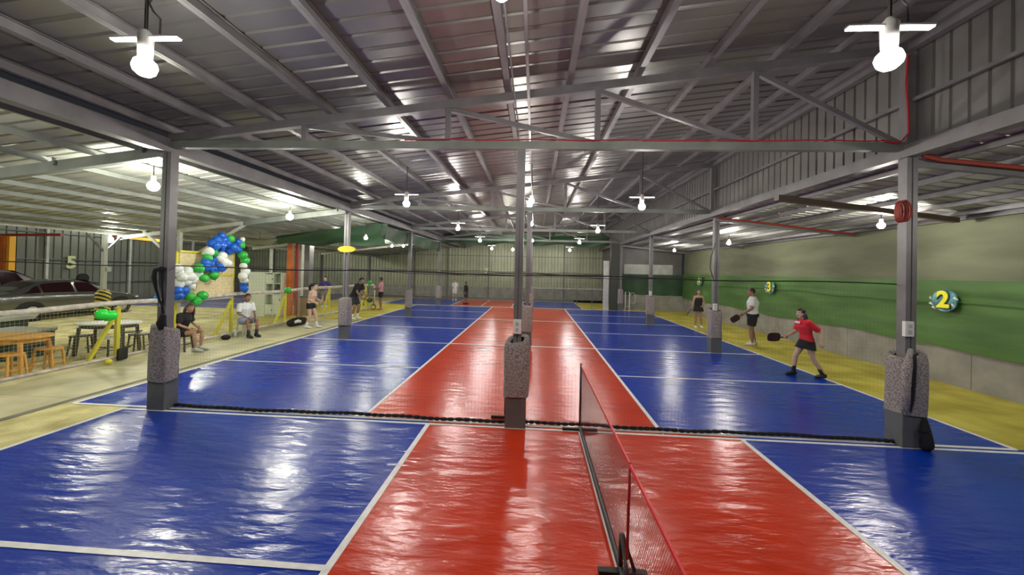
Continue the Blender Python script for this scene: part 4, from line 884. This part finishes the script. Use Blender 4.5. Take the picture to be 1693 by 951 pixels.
    if top:
        mb = MB(); torso(mb, .014*s, .02 if top[1] != 'crop' else .18, False)
        if top[1] != 'tank' and top[1] != 'crop':
            for S_ in 'LR': arm(mb, S_, top[2] if len(top) > 2 else .3, .016*s)
        else:
            mb = MB(); P = [G['pelvis']*(.9 if top[1] == 'tank' else .2)+G['waist']*(.1 if top[1] == 'tank' else .8), (G['waist']+G['chest'])/2, G['chest'], G['chest']*.6+G['neck']*.4]
            mb.loft(P, [(.155*b, .115*b), (.155*b, .118*b), (.165*b, .130*b), (.13*b, .10*b)], 14, ref=lat)
            for sg in (1, -1): mb.loft([G['chest']*.5+G['neck']*.5+lat*sg*.09*s+Vector((.09*s,0,-.05*s)), G['neck']*.9+G['chest']*.1+lat*sg*.085*s, G['chest']*.5+G['neck']*.5+lat*sg*.09*s+Vector((-.09*s,0,-.05*s))], [.016*s]*3, 8)
        link('top', fuse(mb, 'top', MT[top[0]], .013*s), t)
    if bottom:
        mb = MB(); kind = bottom[1]; f = bottom[2]
        mb.loft([G['waist']*.45+G['pelvis']*.55, G['pelvis'], G['pelvis']-(G['waist']-G['pelvis']).normalized()*.07*s], [(.145*b, .115*b), (.172*b, .132*b), (.165*b, .125*b)], 14, ref=lath)
        if kind == 'shorts':
            for S_ in 'LR': leg(mb, S_, f, .018*s)
        else:
            kn = (G['knL']+G['knR'])/2; hi = G['pelvis']; e = hi+(kn-hi)*f
            mb.loft([hi, (hi+e)/2, e], [(.175*b, .135*b), (.20*b, .16*b), (.225*b, .185*b)], 16, ref=lath)
        link('shorts' if kind == 'shorts' else 'skirt', fuse(mb, 'bottom', MT[bottom[0]], .013*s), t)
    for S_ in 'LR':
        an, td = G['an'+S_], G['toe'+S_]; mb = MB()
        zdn = Vector((0, 0, -1))
        sp_ = [an-td*.075*s+zdn*.035*s, an-td*.05*s+zdn*.028*s, an+td*.03*s+zdn*.028*s, an+td*.10*s+zdn*.044*s, an+td*.17*s+zdn*.054*s, an+td*.195*s+zdn*.058*s]
        mb.loft(sp_, [(.028*s,.040*s), (.042*s,.055*s), (.046*s,.055*s), (.050*s,.040*s), (.044*s,.028*s), (.022*s,.016*s)], 10, ref=td.cross(zdn))
        mb.loft([an+zdn*.02*s, an+Vector((0,0,.03*s))], [.045*s, .042*s], 10)
        mb.build('shoe', MT[shoes], t, smooth=True)
        if socks: MB().loft([an+zdn*.01*s, an+(G['kn'+S_]-an).normalized()*.15*s], [.042*s, .046*s], 10).build('sock', MT[socks], t, smooth=True)
    return t, G
def world_pt(t, v):
    return Matrix.Translation(t.location) @ Matrix.Rotation(t.rotation_euler[2], 4, 'Z') @ v
def paddle(t, G, S_, dirv, nrm, label, m='paddle'):
    """paddle held in hand S_; dirv = handle-to-face direction in world space"""
    d0 = (G['wr'+S_]-G['el'+S_]).normalized(); hp_ = world_pt(t, G['wr'+S_]+d0*.06)
    d = Vector(dirv).normalized(); nv = Vector(nrm); nv = (nv-d*nv.dot(d)).normalized(); sd = nv.cross(d)
    o = thing('paddle', label, 'paddle', hp_); Rm = Matrix((sd, nv, d)).transposed().to_4x4(); o.rotation_mode = 'QUATERNION'; o.rotation_quaternion = Rm.to_quaternion()
    MB().loft([(0,0,-.06), (0,0,-.05), (0,0,.07), (0,0,.10)], [(.018,.018), (.016,.013), (.015,.012), (.02,.010)], 8, ref=(1,0,0)).build('handle', MT['black'], o, smooth=True)
    out = []
    for k in range(28):
        q = 2*PI*k/28; c, s = math.cos(q), math.sin(q); out.append((math.copysign(abs(c)**.55, c)*.098, .235+math.copysign(abs(s)**.6, s)*.135))
    vs = [(x, -.006, z) for x, z in out]+[(x, .006, z) for x, z in out]; n = 28
    MB().add(vs, [tuple(range(n)), tuple(range(2*n-1, n-1, -1))]+[(k, k+n, (k+1) % n+n, (k+1) % n) for k in range(n)]).build('blade', MT[m], o)
    MB().tube([(x*1.02, 0, .235+(z-.235)*1.02) for x, z in out+out[:1]], .0065, 6).build('edge_guard', MT['black'], o, smooth=True)
# 1 woman in red, facing left (-x)
t, G = person('woman in a red shirt and black skirt holding out a dark paddle, legs apart', (6.42, 3.38, .004), PI, 1.56,
   dict(pelvis=(0,0,.86), waist=(.02,0,1.02), chest=(.07,0,1.22), neck=(.10,0,1.40), head=(.15,.0,1.52), shL=(.08,.15,1.33), shR=(.07,-.15,1.32),
   elR=(.10,-.24,1.06), wrR=(.34,-.20,.93), elL=(-.17,.20,1.10), wrL=(-.16,.26,.86), hiL=(0,.09,.85), hiR=(0,-.09,.85),
   knL=(-.07,.10,.47), anL=(-.28,.14,.085), knR=(.20,-.09,.48), anR=(.24,-.10,.085)), 'skin_l', ('c_red', 'tee', .42), ('c_black', 'skirt', .50), ('hair', 'long'), 'black', 'c_black', (.1, .12), curl=.9, fem=True, build=1.08)
paddle(t, G, 'R', (-1, .0, -.02), (0, 1, .25), 'dark maroon paddle held out by the woman in red')
m_ = MB().box((0,0,0), (.012,.14,.045)).build('chest_print', MT['c_white'], t); m_.location = (.205, 0, 1.20); m_.rotation_euler = (0, -.25, 0)
# 2 man in white, back three-quarter, facing up-left
t, G = person('man in a white t-shirt and black shorts standing on the yellow apron', (7.28, 6.98, .004), PI*.83, 1.80,
   dict(head=(.05,0,1.60), elL=(.02,.25,1.13), wrL=(.22,.26,.96), elR=(-.07,-.23,1.12), wrR=(-.01,-.24,.88), knL=(.03,.11,.49), anL=(0,.15,.085), anR=(-.05,-.12,.085)), 'skin_d', ('c_white', 'tee', .40), ('c_black', 'shorts', .75), ('hair', 'short'), 'tape', 'c_white', (.25, 0), curl=.9, build=1.3)
paddle(t, G, 'L', (-.75, .15, -.55), (.1, 1, .2), 'dark paddle held low by the man in white')
# 3 woman in black
t, G = person('woman in a black tank dress with a grey paddle by the green wall', (7.12, 10.55, .004), -PI/2-.1, 1.58,
   dict(elR=(.02,-.22,1.14), wrR=(.12,-.30,.92), elL=(.0,.24,1.15), wrL=(.18,.12,1.02), anL=(-.01,.15,.085), anR=(.02,-.11,.085)), 'skin', ('c_black', 'tank'), ('c_black', 'skirt', .42), ('hair', 'pony'), 'whitep', None, (0, -.15), curl=.8, fem=True, build=1.05)
paddle(t, G, 'R', (-.62, -.3, -.7), (.7, -.5, -.4), 'grey paddle held low by the woman in black', 'paddle_g')
# 4 woman left, side on, facing right
t, G = person('woman with a black ponytail, tan top and black shorts facing the left court', (-7.52, 7.38, .004), 0, 1.62,
   dict(pelvis=(-.02,0,.88), waist=(.0,0,1.03), chest=(.06,0,1.23), neck=(.08,0,1.42), head=(.13,0,1.54), shL=(.06,.15,1.34), shR=(.06,-.15,1.34), elR=(.02,-.2,1.08), wrR=(.25,-.16,.96), elL=(.04,.22,1.10), wrL=(.27,.12,1.0),
   knL=(.12,.11,.48), anL=(.14,.16,.085), knR=(.02,-.10,.47), anR=(-.10,-.11,.085), hiL=(-.02,.09,.86), hiR=(-.02,-.09,.86)), 'skin_l', ('c_tan', 'crop'), ('c_black', 'shorts', .38), ('hair', 'pony'), 'whitep', 'c_white', (0, .05), curl=.9, fem=True)
# 5 man in black leaning
t, G = person('man in black bending forward beside the second left post', (-7.12, 9.85, .004), -.15, 1.80,
   dict(pelvis=(-.10,0,.90), waist=(-.03,0,1.05), chest=(.07,0,1.24), neck=(.17,0,1.42), head=(.24,0,1.53), shL=(.13,.18,1.36), shR=(.13,-.18,1.36), elR=(.20,-.2,1.08), wrR=(.35,-.10,.86), elL=(.22,.2,1.08), wrL=(.36,.10,.86),
   hiL=(-.1,.09,.87), hiR=(-.1,-.09,.87), knL=(.06,.12,.48), anL=(-.03,.15,.085), knR=(.04,-.12,.48), anR=(-.07,-.16,.085)), 'skin_d', ('c_black', 'tee', .35), ('c_char', 'shorts', .75), ('hair', 'short'), 'whitep', 'c_white', (0, .3), curl=1.0, build=1.1)
# 6 pink shirt
t, G = person('person in a pink t-shirt and black shorts at the end of the fence', (-7.65, 13.66, .004), PI+.2, 1.66,
   dict(elL=(.06,.22,1.14), wrL=(.26,.16,1.10), elR=(.05,-.22,1.14), wrR=(.26,-.16,1.08)), 'skin_d', ('c_pink', 'tee', .42), ('c_black', 'shorts', .6), ('hair', 'short'), 'c_pink', None, (0, .1), voxel=.014, curl=.9)
# 7 navy shirt
t, G = person('person in a navy jersey and grey skirt behind the fence', (-10.87, 14.0, .004), -PI/2+.25, 1.62,
   dict(elL=(.0,.28,1.16), wrL=(.16,.12,1.16), elR=(.0,-.28,1.16), wrR=(.16,-.12,1.14)), 'skin_l', ('c_navy', 'tee', .45), ('c_grey', 'skirt', .55), ('hair', 'short'), 'whitep', 'c_denim', (0, 0), voxel=.014, curl=.7, fem=True, build=1.08)
# 8 seated man
SJ = dict(pelvis=(0,0,.50), waist=(.02,0,.65), chest=(.06,0,.86), neck=(.10,0,1.05), head=(.15,0,1.18), shL=(.07,.18,.97), shR=(.07,-.18,.97), elL=(.10,.23,.72), wrL=(.33,.12,.60), elR=(.10,-.23,.72), wrR=(.33,-.10,.58),
   hiL=(.02,.10,.49), hiR=(.02,-.10,.49), knL=(.42,.14,.50), knR=(.42,-.14,.50), anL=(.40,.13,.085), anR=(.44,-.12,.085))
t, G = person('man in a white t-shirt seated on a low stool by the balloons', (-8.50, 5.55, .004), -.35, 1.70, SJ, 'skin_d', ('c_white', 'tee', .42), ('c_denim', 'shorts', .8), ('hair', 'short'), 'c_char', 'c_char', (-.2, .05), curl=.8)
stool(-8.48, 5.54, -.35, MT['greypaint'], MT['pale_steel'], 'pale low stool under the seated man', None, .40)
# 9 woman behind the front left post
t, G = person('long-haired woman in black seated, half hidden behind the front left post', (-8.42, 3.45, .004), .15, 1.60, dict(SJ, head=(.20,0,1.15), neck=(.13,0,1.04), chest=(.08,0,.86)), 'skin', ('c_black', 'tee', .42), ('c_black', 'shorts', .5), ('hair_b', 'long'), 'greypaint', None, (-.6, .3), curl=.9, fem=True)
stool(-8.40, 3.45, .15, MT['darksteel'], MT['darksteel'], 'dark low stool under the long-haired woman', None, .40)
# 10 dark figure rear
t, G = person('dark-clothed person standing alone at the edge of the rear red court', (-3.98, 18.0, .004), -.3, 1.40,
   dict(knL=(.06,.1,.49), anL=(.05,.1,.085), anR=(-.1,-.1,.085)), 'skin_d', ('c_black', 'tee', .8), ('c_char', 'shorts', .98), ('hair', 'short'), 'black', None, voxel=.016)
t, G = person('pale-clothed person standing by the back wall at the rear left', (-5.25, 20.6, .004), -PI/2, 1.45, {}, 'skin_l', ('c_white', 'tee', .45), ('c_white', 'shorts', .8), ('hair_b', 'short'), 'whitep', None, voxel=.018)
